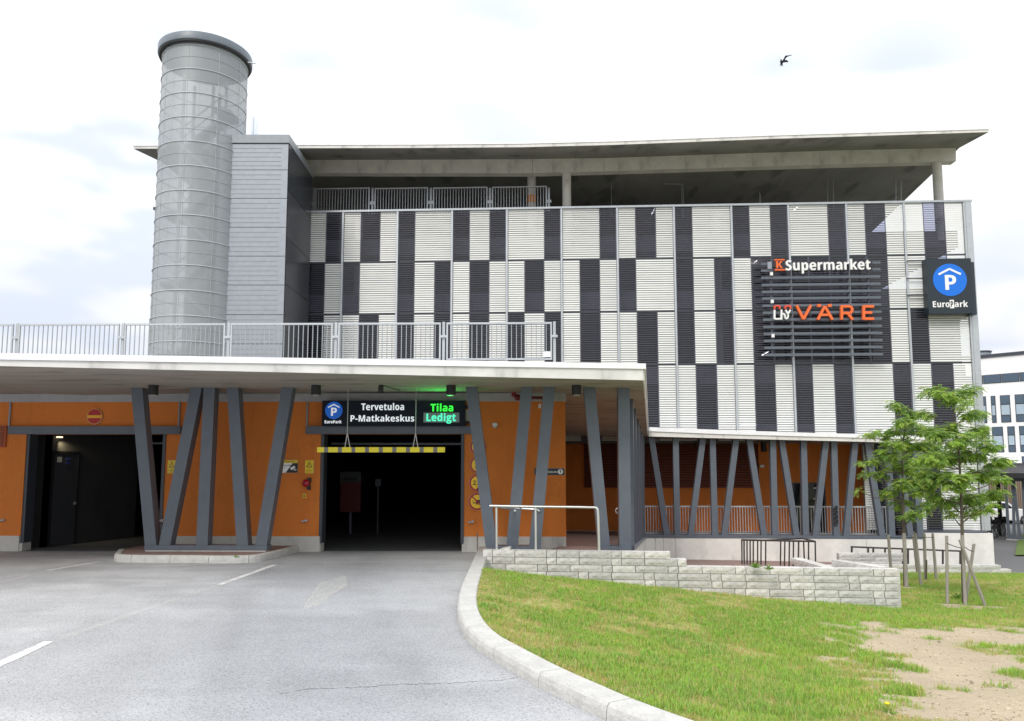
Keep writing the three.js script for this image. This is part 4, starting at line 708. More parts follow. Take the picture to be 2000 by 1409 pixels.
// ------------------------------------------------------------------ yard path and kerb strip right of the building
{
  const t = structure('yard_path', 'grey asphalt path leading past the right end of the building', 'path');
  const P = []; for (let z = -28.2; z > -75; z -= 1.5) P.push([11, 14, 17, 20, 24, 28, 34, 44, 60].map((x) => new V3(x, LOW + (z < -50 ? 0 : 0), z)));
  t.add(mesh('asphalt', tint(sheet(P), (x, z) => { const v = .36 * mix(.85, 1.1, fbm(x * .5, z * .5, 99, 4, 3)); return [v, v, v]; }), asphalt));
  const k = structure('pavement_strip', 'pale concrete strip between the lawn and the yard path', 'pavement'); const a = atZ(1880, 1112, -28), b = atZ(2100, 1112, -28);
  part(k, 'slab', M.paleConcrete, box(a.x, b.x + 20, LOW - .3, LOW + .05, -28.9, -26.7));
  const v = structure('verge', 'small strip of grass beside the bicycle shelter', 'grass'), c = atZ(1984, 1068, -38), G = []; for (const z of [-36, -38, -42, -47]) G.push([0, 2, 5, 14].map((dx) => new V3(c.x + dx + (-38 - z) * .67, LOW + .06 + .02 * dx, z)));
  v.add(mesh('turf', sheet(G), std([.12, .19, .035], .95, { map: tex(256, 1, mottled(81, .6, 1.2, 20, 4)) })));
}
// ------------------------------------------------------------------ signs and fittings at the entrances
const onWall = (x, y, w = 0) => WP.hit(x, y, w);
function wallThing(name, label, cat, x, y, group) { const [u, v] = onWall(x, y); return thing(name, label, cat, group, WP, u, v, 0); }
function parkMark(t, under, cu, cy, r, w, white) {          // round parking emblem: P under a gable
  const disc = part(t, 'emblem', std([.0, .16, .72], .4, white ? { emissive: new THREE.Color().setRGB(0, .05, .3), emissiveIntensity: .35 } : {}), new THREE.CylinderGeometry(r, r, .012, 40).rotateX(Math.PI / 2).translate(cu, cy, w + .007), { under });
  const wm = std([.85, .85, .85], .4, white ? { emissive: new THREE.Color(1, 1, 1), emissiveIntensity: .3 } : {}), z0 = w + .014, z1 = w + .024, bw = r * .12;
  const leg = (x0, y0, x1, y1) => { const dx = x1 - x0, dy = y1 - y0, l = Math.hypot(dx, dy), nx = -dy / l * bw / 2, ny = dx / l * bw / 2; return hexa([[x0 - nx, y0 - ny, z1], [x1 - nx, y1 - ny, z1], [x1 - nx, y1 - ny, z0], [x0 - nx, y0 - ny, z0], [x0 + nx, y0 + ny, z1], [x1 + nx, y1 + ny, z1], [x1 + nx, y1 + ny, z0], [x0 + nx, y0 + ny, z0]]); };
  part(t, 'gable_mark', wm, [leg(cu - r * .66, cy + r * .34, cu + .01 * r, cy + r * .68), leg(cu - .01 * r, cy + r * .68, cu + r * .66, cy + r * .34)], { under });
  part(t, 'letter', wm, lettering('P', cu - r * .30, cu + r * .36, cy - r * .62, cy + r * .30, z0, z1 - z0), { under });
}
{
  const w0 = .14, w1 = .36, t = thing('entrance_sign', 'long dark illuminated sign box reading Tervetuloa P-Matkakeskus over the garage entry', 'sign', null, WP, ...WP.hit(768, 832, w1), w0);
  const P = (x, y) => WP.hit(x, y, w1), a = P(628, 832), b = P(908, 782.5);
  const face = part(t, 'sign_box', new THREE.MeshPhysicalMaterial({ color: new THREE.Color().setRGB(.007, .011, .022), roughness: .5, specularIntensity: .35 }), box(a[0], b[0], a[1], b[1], w0, w1));
  part(t, 'bracket', M.black, [box(b[0] - .02, b[0] + .1, a[1] + .06, a[1] + .1, w0 - .13, w0 + .1), box(b[0] - .02, b[0] + .1, b[1] - .14, b[1] - .1, w0 - .13, w0 + .1)]);
  const lit = new THREE.MeshStandardMaterial({ color: 0xdddddd, emissive: new THREE.Color(.85, .93, 1), emissiveIntensity: .55 }), Z = w1 + .002, D = .012;
  const line = (s, x0, x1, yb, yc) => part(t, 'lettering', lit, lettering(s, P(x0, yb)[0], P(x1, yb)[0], P(x0, yb)[1], P(x0, yc)[1], Z, D), { under: face });
  line('Tervetuloa', 705.5, 789, 801.5, 788.5); line('P-Matkakeskus', 684.5, 809, 823.8, 811.5); line('EuroPark', 634, 667, 827.3, 821.5);
  const c = P(652, 802); parkMark(t, face, c[0], c[1], P(652, 785)[1] - c[1], w1, true);
  part(t, 'divider', M.steel, [680, 813].map((x) => box(P(x, 800)[0] - .006, P(x, 800)[0] + .006, a[1] + .01, b[1] - .01, w1 + .001, w1 + .006)), { under: face });
  const led = new THREE.MeshStandardMaterial({ color: 0x113311, emissive: new THREE.Color(.04, 1, .06), emissiveIntensity: 1.25 }), led2 = new THREE.MeshStandardMaterial({ color: 0x113322, emissive: new THREE.Color(.1, 1, .55), emissiveIntensity: 1.1 });
  part(t, 'led_text', led, lettering('Tilaa', P(841, 804)[0], P(885, 804)[0], P(841, 804)[1], P(841, 789.5)[1], Z, D), { under: face });
  const pl = part(t, 'display_window', std([.22, .27, .29], .35), box(P(827, 825)[0], P(897, 825)[0], P(827, 825.5)[1], P(827, 806.5)[1], w1 + .001, w1 + .009), { under: face });
  part(t, 'led_text', led2, lettering('Ledigt', P(833, 822)[0], P(890, 822)[0], P(833, 823)[1], P(833, 808.5)[1], w1 + .010, D), { under: face });
  const l = new THREE.RectAreaLight(new THREE.Color(.05, 1, .12), 15, .5, .3), lp = P(862, 808), o = offs.get(t); l.position.set(lp[0] - o[0], lp[1] - o[1] + .05, w1 + .06 - o[2]); l.rotation.x = 2.45; t.add(l);
}
{ // hanging height bar
  const HB = 1.0, t = thing('height_bar', 'yellow and grey striped height limit bar hanging on chains before the entry', 'bar', null, WP, ...WP.hit(744, 884, HB), HB);
  const P = (x, y) => WP.hit(x, y, HB), u0 = P(620, 879)[0], u1 = P(869, 879)[0], y0 = P(700, 884)[1], y1 = P(700, 874)[1], edges = [0, .055, .088, .163, .195, .27, .3, .376, .408, .484, .516, .59, .622, .697, .728, .803, .835, .91, .942, 1];
  for (let i = 0; i + 1 < edges.length; i++) part(t, i % 2 ? 'grey_band' : 'yellow_band', i % 2 ? M.greyBand : M.yellow, box(mix(u0, u1, edges[i]) + .0005, mix(u0, u1, edges[i + 1]) - .0005, y0, y1, HB - .04, HB + .04));
  for (const [x, xl, xr] of [[678, 673.5, 683.5], [811.5, 806.5, 816]]) { const k = P(x, 847), l = P(xl, 874), r = P(xr, 874), top = [k[0], SOF + .01, HB]; part(t, 'chain', M.chain, rod([k[0], k[1], HB], top, .007, 6)); part(t, 'chain', M.chain, rod([l[0], y1, HB], [k[0], k[1], HB], .011, 6)); part(t, 'chain', M.chain, rod([r[0], y1, HB], [k[0] + .001, k[1], HB], .011, 6)); }
}
function roundSign(name, label, x, y, r, draw, group) {
  const [u, v] = onWall(x, y), R = onWall(x + r, y)[0] - u, t = thing(name, label, 'sign', group, WP, u, v, 0);
  part(t, 'plate', M.galv, new THREE.CylinderGeometry(R, R, .016, 40).rotateX(Math.PI / 2).translate(u, v, .02));
  const g = new THREE.CircleGeometry(R - .003, 48); g.translate(0, 0, .0305); const m = mesh('face', g, printed(print(1, 1, draw, 256), .35)); t.add(m);
}
const ring = (g, a, b, c0, c1) => { g.fillStyle = c0; g.fillRect(0, 0, 1, 1); g.fillStyle = a; g.beginPath(); g.arc(.5, .5, .49, 0, 7); g.fill(); g.fillStyle = b; g.beginPath(); g.arc(.5, .5, c1, 0, 7); g.fill(); };
const txt = (g, s, x, y, h, c, f = 'bold', al = 'center') => { g.save(); g.translate(x, y); g.scale(h / 100, h / 100); g.fillStyle = c; g.font = f + ' 100px sans-serif'; g.textAlign = al; g.textBaseline = 'middle'; g.fillText(s, 0, 0); g.restore(); };
roundSign('no_entry_sign', 'round red no-entry sign with a yellow bar above the left opening', 185.5, 814, 15.5, (g) => { ring(g, '#e0a020', '#b3121a', '#b3121a', .455); g.fillStyle = '#f0b418'; g.fillRect(.05, .42, .9, .18); });
roundSign('limit_sign', 'round yellow limit sign with red rim, topmost of four, half behind the post', 934, 873, 15.5, (g) => { ring(g, '#b01818', '#ffd020', '#b01818', .40); txt(g, '2', .42, .54, .52, '#15130f'); txt(g, 'm', .66, .62, .26, '#15130f'); });
roundSign('limit_sign', 'round yellow limit sign with red rim reading 3, second from the top', 934, 908.5, 16, (g) => { ring(g, '#b01818', '#ffd020', '#b01818', .40); txt(g, '3', .42, .52, .5, '#15130f'); txt(g, 't', .66, .56, .34, '#15130f'); });
roundSign('limit_sign', 'round yellow height limit sign reading 2.3, third from the top', 933, 943.5, 16.5, (g) => { ring(g, '#b01818', '#ffd020', '#b01818', .40); txt(g, '2.', .36, .5, .38, '#15130f'); txt(g, '3', .60, .55, .30, '#15130f'); g.fillStyle = '#5a1010'; for (const [a, b] of [[.1, .25], [.9, .75]]) { g.beginPath(); g.moveTo(.4, a); g.lineTo(.6, a); g.lineTo(.5, b); g.fill(); } });
roundSign('limit_sign', 'round yellow no-trailer sign with red slash, lowest of four', 932, 980, 16.5, (g) => { ring(g, '#b01818', '#ffd020', '#b01818', .40); g.fillStyle = '#2a0d0d'; g.fillRect(.42, .40, .40, .20); g.fillRect(.24, .56, .34, .05); g.fillRect(.24, .44, .03, .14); g.beginPath(); g.arc(.5, .64, .05, 0, 7); g.fill(); g.strokeStyle = '#b01818'; g.lineWidth = .085; g.beginPath(); g.moveTo(.2, .2); g.lineTo(.8, .8); g.stroke(); });
function plateSign(name, label, x0, x1, y0, y1, draw, extra) {
  const a = onWall(x0, y1), b = onWall(x1, y0), W = b[0] - a[0], H = b[1] - a[1], t = thing(name, label, 'sign', extra, WP, (a[0] + b[0]) / 2, a[1], 0);
  part(t, 'plate', M.galv, box(a[0], b[0], a[1], b[1], .001, .014));
  const m = mesh('face', new THREE.PlaneGeometry(W - .004, H - .004).translate(0, H / 2, .0165), printed(print(W, H, draw, 256), .4)); t.add(m);
}
const warn = (g, w, h) => { g.fillStyle = '#f2cf22'; g.fillRect(0, 0, w, h); g.strokeStyle = '#17140a'; g.lineWidth = w * .07; g.lineJoin = 'round'; g.beginPath(); g.moveTo(w * .5, h * .12); g.lineTo(w * .82, h * .52); g.lineTo(w * .18, h * .52); g.closePath(); g.stroke(); txt(g, '!', w * .5, h * .39, h * .26, '#17140a'); g.fillStyle = '#7c6a14'; g.fillRect(w * .4, h * .64, w * .2, h * .025); for (const k of [.74, .8, .9]) g.fillRect(w * .12, h * k, w * .76, h * .022); };
plateSign('warning_sign', 'yellow rectangular warning sign with black triangle right of the exit opening', 327, 344, 899.5, 925, warn);
plateSign('warning_sign', 'yellow rectangular warning sign with black triangle above the red alarm bell', 595.5, 613, 899.5, 925, warn);
plateSign('camera_sign', 'white and black camera surveillance sign with a yellow top strip', 545, 582, 899, 924, (g, w, h) => { g.fillStyle = '#f4f4f2'; g.fillRect(0, 0, w, h); g.fillStyle = '#e6c81e'; g.fillRect(0, 0, w, h * .24); g.fillStyle = '#8a7a12'; g.fillRect(w * .3, h * .1, w * .5, h * .05); g.fillStyle = '#14161c'; g.beginPath(); g.moveTo(w * .36, h); g.lineTo(w * .72, h * .24); g.lineTo(w, h * .24); g.lineTo(w, h); g.fill(); txt(g, 'TARKKAILLAAN', w * .3, h * .42, h * .14, '#20222a'); g.fillStyle = '#9a9aa0'; g.fillRect(w * .06, h * .56, w * .3, h * .03); g.save(); g.translate(w * .74, h * .62); g.rotate(-.55); g.fillStyle = '#f4f4f2'; g.fillRect(-w * .13, -h * .1, w * .26, h * .2); g.restore(); g.fillStyle = '#f4f4f2'; g.fillRect(w * .8, h * .74, w * .14, h * .07); });
plateSign('wayfinding_sign', 'dark strip sign with a white arrow disc at the corner of the orange wall', 1044, 1103, 915, 928.5, (g, w, h) => { g.fillStyle = '#33373f'; g.fillRect(0, 0, w, h); txt(g, 'Matkakeskus', w * .55, h * .52, h * .36, '#f2f2f2'); g.fillStyle = '#f6f6f6'; g.beginPath(); g.arc(w * .86, h * .5, h * .38, 0, 7); g.fill(); g.strokeStyle = '#222'; g.lineWidth = h * .08; g.beginPath(); g.moveTo(w * .86, h * .74); g.lineTo(w * .86, h * .3); g.moveTo(w * .83, h * .45); g.lineTo(w * .86, h * .28); g.lineTo(w * .89, h * .45); g.stroke(); });
{ const t = wallThing('alarm_bell', 'round red alarm bell on a black bracket left of the entry', 'alarm', 600, 943), [u, v] = onWall(599.5, 944); part(t, 'bracket', M.black, [box(u + .02, u + .1, v + .04, v + .12, .001, .07), box(u + .02, u + .09, v - .15, v - .06, .001, .07)]); part(t, 'dome', std([.4, .01, .03], .2), new THREE.SphereGeometry(.085, 24, 16).scale(1, 1, .75).translate(u, v, .085)); part(t, 'base', M.black, new THREE.CylinderGeometry(.088, .088, .05, 24).rotateX(Math.PI / 2).translate(u, v, .03)); }
{ const t = wallThing('call_point', 'small yellow call button box under the alarm bell', 'button', 595, 973), a = onWall(591.5, 973.5), b = onWall(599.5, 964.5); part(t, 'box', std([.75, .42, .03], .45), box(a[0], b[0], a[1], b[1], .001, .06)); part(t, 'button', M.black, new THREE.CylinderGeometry(.017, .017, .015, 14).rotateX(Math.PI / 2).translate((a[0] + b[0]) / 2, (a[1] + b[1]) / 2, .067)); }
{ const t = wallThing('wall_lamp', 'small white round wall lamp high on the orange wall', 'lamp', 967, 835), [u, v] = onWall(967, 830); part(t, 'housing', M.white, new THREE.SphereGeometry(.07, 20, 14).scale(.95, .75, .8).translate(u, v, .05)); part(t, 'shade', M.galv, new THREE.CylinderGeometry(.05, .05, .03, 16).translate(u, v - .055, .05)); }
{ const t = wallThing('service_box', 'small pale box on the wall at the right end of the entrance sign', 'box', 913, 826), a = onWall(908, 823), b = onWall(920, 801); part(t, 'box', std([.6, .6, .58], .5), box(a[0], b[0], a[1], b[1], .001, .09)); part(t, 'knob', M.black, new THREE.CylinderGeometry(.014, .014, .02, 10).rotateX(Math.PI / 2).translate(b[0] - .03, b[1] - .07, .1)); }
{ // ticket post just inside the entry lane
  const z = -22.5, p = atZ(684, 1046, z), y1 = atZ(684, 1000, z).y, y2 = atZ(684, 922, z).y, hw = .29, t = thing('ticket_machine', 'dim red box on a post standing inside the dark entry', 'machine', null, WORLD, p.x, 0, z);
  part(t, 'post', M.steel, box(p.x - .035, p.x + .035, 0, y1, z - .035, z + .035)); part(t, 'box', std([.12, .01, .012], .6), box(p.x - hw, p.x + hw, y1 + .002, mix(y1, y2, .74), z - .15, z + .12)); part(t, 'hood', std([.06, .065, .07], .6), box(p.x - hw - .01, p.x + hw + .01, mix(y1, y2, .742), y2, z - .17, z + .16)); part(t, 'slot', M.black, box(p.x - .2, p.x + .2, mix(y1, y2, .78), mix(y1, y2, .86), z + .162, z + .17));
  const q = atZ(737, 1048, z), t2 = thing('card_reader', 'thin dark post with a small head inside the dark entry', 'post', null, WORLD, q.x, 0, z), y3 = atZ(737, 950, z).y; part(t2, 'post', M.darkSteel, rod([q.x, 0, z], [q.x, y3, z], .03)); part(t2, 'head', M.darkSteel, box(q.x - .08, q.x + .08, y3 + .001, y3 + .2, z - .05, z + .06));
}
// black cylinder lamps under the canopy
for (const [x, where] of [[299, 'right of the leftmost post'], [617, 'left of the entrance sign'], [881, 'over the green display'], [1126, 'right of the red pipe, nearest the corner post']]) {
  const p = onY(x, 762, SOF - .1), t = thing('ceiling_lamp', 'black cylinder lamp under the canopy, ' + where, 'lamp', 'black lamps under the entrance canopy', WORLD, p.x, SOF - .21, p.z);
  part(t, 'housing', M.black, new THREE.CylinderGeometry(.1, .1, .2, 28, 1).translate(p.x, SOF - .105, p.z)); part(t, 'lens', std([.5, .5, .48], .3), new THREE.CylinderGeometry(.075, .075, .012, 24).translate(p.x, SOF - .213, p.z));
}
{ const p = onY(744, 757, SOF - .05), t = thing('motion_sensor', 'small black camera on the soffit above the entrance sign', 'camera', null, WORLD, p.x, SOF - .15, p.z); part(t, 'mount', M.black, cyl(p.x, SOF - .05, SOF - .001, p.z, .05)); part(t, 'body', M.black, box(p.x - .05, p.x + .05, SOF - .15, SOF - .051, p.z - .05, p.z + .06)); part(t, 'cable', M.darkSteel, rod([p.x + .05, SOF - .02, p.z], [p.x + .26, SOF - .02, p.z - 1.0], .01, 6)); }
{ // red fire-water pipe under the soffit
  const w = .45, P = (x, y) => { const [u, v] = WP.hit(x, y, w); return [u, v, w]; }, t = thing('sprinkler_pipe', 'dark red sprinkler pipe with valve under the soffit behind the splayed posts', 'pipe', null, WP, ...WP.hit(1030, 780, w), w);
  const pr = std([.16, .012, .015], .4); part(t, 'pipe', pr, wire([P(1001, 771), P(1006, 771.5), P(1012, 779), P(1020, 777.5), P(1060, 777.5)], .035, 40)); part(t, 'valve', pr, new THREE.SphereGeometry(.075, 16, 12).translate(...P(1011, 777))); part(t, 'wheel', M.red, new THREE.TorusGeometry(.05, .012, 8, 20).translate(...P(1004, 771)));
  for (const x of [1012, 1048, 1054]) { const q = P(x, 780); part(t, 'sprinkler', M.galv, rod([q[0], q[1] + .02, w], [q[0], q[1] - .05, w], .016)); } { const q = P(1054, 793); part(t, 'gauge', M.white, cyl(q[0], q[1] - .05, q[1] + .04, w, .03)); }
}
{ const t = thing('wall_pipe', 'thin rusty upright pipe in front of the concrete plinth by the lawn kerb', 'pipe', null, WORLD, ...atZ(932.5, 1080, -17.2).toArray()), a = atZ(932.5, 1082, -17.2), b = atZ(932.5, 1041, -17.2); part(t, 'pipe', std([.2, .17, .15], .6), rod(a, b, .014)); part(t, 'foot', M.galv, cyl(a.x, a.y, a.y + .02, a.z, .04)); }
// ------------------------------------------------------------------ handrail on the block wall, cover slab
{
  const w = -.12, P = (x, y) => { const [u, v] = BP.hit(x, y, w); return [u, v, w]; }, t = thing('handrail', 'bright tubular steel handrail on the block wall by the entrance corner', 'railing', null, BP, ...BP.hit(1046, 1082, w), w), r = .026;
  const a = P(956, 988.5), b = P(1160, 991.8), c = P(1168, 995), d = P(1170.5, 1083);
  part(t, 'rail', M.stainless, wire([a, P(1050, 990.2), P(1150, 991.6), P(1164.5, 992.6), [c[0] - .012, c[1] - .01, w], P(1168.3, 1008)], r, 80, 10)); part(t, 'post', M.stainless, rod(P(1168.3, 1007.8), d, r, 12));
  for (const [x, y0, y1] of [[969.5, 992, 1077], [1046, 991.5, 1081]]) part(t, 'post', M.stainless, rod(P(x, y0), P(x + .6, y1), r * .9, 12));
  const o = (x, y, k) => { const [u, v] = BP.hit(x, y, k); return [u, v, k]; };
  part(t, 'lower_rail', M.stainless, wire([o(972, 990, w + .02), o(983, 992.5, -.3), o(1010, 993.5, -.8), o(1044, 995.5, -.8), o(1050, 996.5, -.8), o(1053.5, 999.5, -.8)], .022, 50, 10));
  part(t, 'bracket', M.galv, [new THREE.SphereGeometry(.035, 12, 10).translate(...o(1006, 998.5, -.5))]);
}
{ const [u, v] = BP.hit(984, 1076, -.15), t = thing('cover_slab', 'small pale concrete cover lying on the block wall by the handrail', 'slab', null, BP, u, v, -.15); part(t, 'slab', M.paleConcrete, slab([[u - .1, -.08, v - .02, v + .03], [u + .13, -.05, v - .02, v + .08], [u + .14, -.28, v - .02, v + .08], [u - .02, -.3, v - .02, v + .05]])); }
// looped cable on the corner post and bicycle lock on a side post
{ const p = TP.hit(1210, 999), t = thing('cable_loop', 'small loop of pale cable hanging beside the corner post', 'cable', null, TP, p[0], p[1], -.18); part(t, 'loop', M.galv, new THREE.TorusGeometry(.06, .012, 8, 24).translate(p[0], p[1], -.18)); part(t, 'hook', M.galv, rod([p[0] + .05, p[1], -.18], [p[0] + .12, p[1], -.1], .012)); }
{ const a = RP.hit(1632, 992, .16), t = thing('bike_lock', 'black chain lock hanging on a splayed post of the side canopy', 'lock', null, RP, a[0], RP.hit(1632, 1025, .16)[1], .16); for (let i = 0; i < 8; i++) { const y = mix(RP.hit(1632, 1024, .16)[1], a[1], i / 7); part(t, 'link', M.black, new THREE.TorusGeometry(.06, .022, 8, 14).rotateY(i % 2 ? .4 : -.5).translate(a[0] + (i % 2 ? .03 : -.03), y, .165)); } }

// ------------------------------------------------------------------ signs on the louvred front
const SW = .62, fs = (x, y, w = SW) => FP.hit(x, y, w);
const frame = thing('sign_frame', 'dark slatted frame carrying the shop signs on the louvred front', 'frame', null, FP, ...fs(1605, 694), SW);
{
  for (const y of [542, 556, 569.6, 582.7, 596.7, 610.5, 624, 638, 651.6, 665.5, 679, 693]) { const a = fs(mix(1488, 1495, (y - 530) / 165), y), b = fs(mix(1721, 1727, (y - 530) / 165), y); part(frame, 'slat', M.steel, box(a[0], b[0], a[1] - .055, a[1] + .055, SW - .14, SW - .08)); }
  for (const y of [515, 528]) { const a = fs(1488, y), b = fs(1509, y), c = fs(1706, y), d = fs(1722, y); part(frame, 'slat', M.steel, [box(a[0], b[0], a[1] - .05, a[1] + .05, SW - .14, SW - .08), box(c[0], d[0], a[1] - .05, a[1] + .05, SW - .14, SW - .08)]); }
  for (const [x0, x1] of [[1507, 1511], [1545, 1550], [1660, 1664], [1698.5, 1703]]) { const a = fs(x0, 512), b = fs(x1, 697), q = (p, w0, w1) => p; part(frame, 'upright', M.darkSteel, hexa([[b[0] - .04, b[1], SW - .143], [b[0] + .04, b[1], SW - .143], [b[0] + .04, b[1], SW - .22], [b[0] - .04, b[1], SW - .22], [a[0] - .04, a[1], SW - .143], [a[0] + .04, a[1], SW - .143], [a[0] + .04, a[1], SW - .22], [a[0] - .04, a[1], SW - .22]])); }
  for (const [x, y] of [[1507, 535], [1508.5, 589], [1510, 656]]) { const p = fs(x, y); part(frame, 'floodlight', M.white, box(p[0] - .05, p[0] + .06, p[1] - .07, p[1] + .07, SW - .14 + .062, SW + .02)); }
  const p = fs(1504, 518); part(frame, 'junction_box', M.clad, box(p[0] - .09, p[0] + .08, p[1] - .16, p[1] + .15, SW - .078, SW - .02));
}
const stroke = (pts, w, z0, z1) => pts.slice(1).map((b, i) => { const a = pts[i], dx = b[0] - a[0], dy = b[1] - a[1], l = Math.hypot(dx, dy), ux = dx / l, uy = dy / l, nx = -uy * w / 2, ny = ux * w / 2, k = 0, e = .0015 * (i % 2); const A = [a[0] - ux * k, a[1] - uy * k], B = [b[0] + ux * k, b[1] + uy * k]; return hexa([[A[0] - nx, A[1] - ny, z1 + e], [B[0] - nx, B[1] - ny, z1 + e], [B[0] - nx, B[1] - ny, z0], [A[0] - nx, A[1] - ny, z0], [A[0] + nx, A[1] + ny, z1 + e], [B[0] + nx, B[1] + ny, z1 + e], [B[0] + nx, B[1] + ny, z0], [A[0] + nx, A[1] + ny, z0]]); });
{
  const t = thing('supermarket_sign', 'white lettered supermarket sign with an orange K mark on top of the sign frame', 'sign', null, FP, ...fs(1620, 529), SW), wm = std([.84, .84, .84], .4);
  const widths = rawText('Supermarket', .1); widths.computeBoundingBox(); const tot = widths.boundingBox.max.x - widths.boundingBox.min.x, u0 = fs(1534.5, 528)[0], u1 = fs(1700, 528)[0], base = fs(1600, 528)[1], cap = fs(1600, 508.5)[1];
  let run = ''; for (const ch of 'Supermarket') { const g = rawText(run + ch, 1); g.computeBoundingBox(); const one = rawText(ch, 1); one.computeBoundingBox(); const x1 = g.boundingBox.max.x, x0 = x1 - (one.boundingBox.max.x - one.boundingBox.min.x), sc = (u1 - u0) / tot, m0 = widths.boundingBox.min.x; one.translate(-one.boundingBox.min.x, 0, 0).scale(sc, (cap - base) / CAP, .09).translate(u0 + (x0 - m0) * sc, base, SW - .03); part(t, 'letter', wm, one); run += ch; }
  part(t, 'letter', M.signOrange, lettering('K', fs(1516, 526)[0], fs(1528.5, 526)[0], fs(1520, 524.5)[1], fs(1520, 510.8)[1], SW - .03, .09));
  for (const [y0, y1] of [[509.4, 507], [529.2, 526.6]]) part(t, 'bar_mark', M.signOrange, box(fs(1512.5, 508)[0], fs(1532, 508)[0], fs(1520, y0)[1], fs(1520, y1)[1], SW - .03, SW + .06));
}
{
  const Q = (x, y) => fs(x, y), z0 = SW - .05, z1 = SW + .07, w = .105;
  const t = thing('centre_sign', 'orange letters VARE with dots over the A on the sign frame', 'sign', null, FP, ...fs(1630, 625), SW);
  t.userData.label = 'large orange letters VÄRE across the sign frame';
  part(t, 'letter', M.signOrange, stroke([Q(1555.5, 597), Q(1569, 624), Q(1583.5, 597)], w, z0, z1));
  part(t, 'letter', M.signOrange, [stroke([Q(1597, 625), Q(1610.5, 599), Q(1625.5, 625)], w, z0, z1), box(Q(1603, 617)[0], Q(1619, 617)[0], Q(1603, 618)[1], Q(1603, 613.5)[1], z0 + .01, z1 - .004)]);
  for (const x of [1599.5, 1620]) { const p = Q(x, 597.5); part(t, 'dot', M.signOrange, box(p[0] - .075, p[0] + .075, p[1] - .06, p[1] + .06, z0, z1)); }
  part(t, 'letter', M.signOrange, [stroke([Q(1643.5, 625), Q(1643.5, 597)], w, z0, z1), stroke([Q(1645, 599), Q(1660, 599), Q(1664, 602.5), Q(1664, 608.5), Q(1660, 612), Q(1645, 612)], w, z0 + .005, z1 - .005), stroke([Q(1655, 612), Q(1665.5, 625)], w, z0 + .01, z1 - .012)]);
  part(t, 'letter', M.signOrange, [stroke([Q(1686.5, 625), Q(1686.5, 597)], w, z0, z1), ...[599, 611, 623].map((y) => stroke([Q(1688, y), Q(y === 611 ? 1703 : 1706.5, y)], w, z0 + .005, z1 - .005))]);
  const k = thing('emblem_sign', 'small white linked letter emblem with red crowns left of the orange letters', 'sign', null, FP, ...fs(1527, 625), SW), wm = std([.84, .84, .84], .4), o = .065;
  part(k, 'letter', wm, stroke([Q(1512.5, 606), Q(1512.5, 623.5), Q(1527.5, 623.5)], o, z0, z1)); part(k, 'letter', wm, [stroke([Q(1526, 605.5), Q(1526, 622)], o, z0, z1 - .004), stroke([Q(1526, 614), Q(1531, 613.5), Q(1532.5, 616), Q(1533, 621), Q(1536, 623.5), Q(1539, 620), Q(1539, 615)], o, z0 + .01, z1 - .008)]);
  part(k, 'letter', wm, [stroke([Q(1534, 606), Q(1538.5, 614)], o, z0, z1 + .004), stroke([Q(1543.5, 606), Q(1538.8, 614)], o, z0, z1 - .012)]);
  for (const x of [1517.5, 1538.5]) part(k, 'crown', std([.75, .09, .05], .45), stroke([Q(x - 5, 604), Q(x - 5, 598.3), Q(x + 5, 598.3), Q(x + 5, 604)], o, z0, z1));
}
{
  const W = .55, P = (x, y) => FP.hit(x, y, W), t = thing('parking_sign', 'dark parking sign box with a blue P disc at the corner of the louvred front', 'sign', null, FP, ...P(1856, 612), W);
  const a = P(1815, 612.5), b = P(1896.5, 504.5), face = part(t, 'sign_box', std([.014, .026, .036], .4), box(a[0], b[0], a[1], b[1], .14, W)), c = P(1855.5, 547);
  parkMark(t, face, c[0], c[1], P(1855.5, 515.5)[1] - c[1], W, false); const e0 = P(1822.5, 600), e1 = P(1891, 600);
  const eu = mix(e0[0], e1[0], .475), ev = mix(e0[0], e1[0], .615), wm = std([.85, .85, .85], .4), by = P(1850, 600.3)[1], cy_ = P(1850, 588.5)[1];
  part(t, 'lettering', wm, lettering('Euro', e0[0], eu, by, cy_, W + .002, .015), { under: face }); part(t, 'lettering', wm, lettering('ark', ev + .01, e1[0], by, cy_, W + .002, .015), { under: face });
  part(t, 'letter_tile', wm, box(eu + .015, ev - .01, by - .05, cy_ + .05, W + .002, W + .014), { under: face }); part(t, 'letter', std([.02, .03, .04], .4), lettering('P', eu + .05, ev - .05, by, cy_, W + .0145, .006), { under: face });
  const t2 = thing('corner_sign', 'narrow dark sign box turned round the corner beside the blue parking disc sign', 'sign', null, FP, P(1901, 613)[0], P(1901, 613)[1], 0); const s0 = P(1899.5, 613.5), s1 = P(1905.5, 510); part(t2, 'sign_box', std([.022, .036, .048], .3), box(s0[0] + .02, s1[0] + .02, s0[1], s1[1], -1.4, W - .15)); part(t2, 'bracket', M.darkSteel, [box(s0[0] - .4, s0[0] + .03, s0[1] + .3, s0[1] + .36, -.5, -.42), box(s0[0] - .4, s0[0] + .03, s1[1] - .36, s1[1] - .3, -.5, -.42)]);
  for (const y of [510, 544, 577]) { const p = fx(1772, y, .2), q = fx(1812, y, .2); part(t, 'bracket', M.darkSteel, box(p[0], q[0] + .1, p[1] - .02, p[1] + .02, .15, .2)); }
}
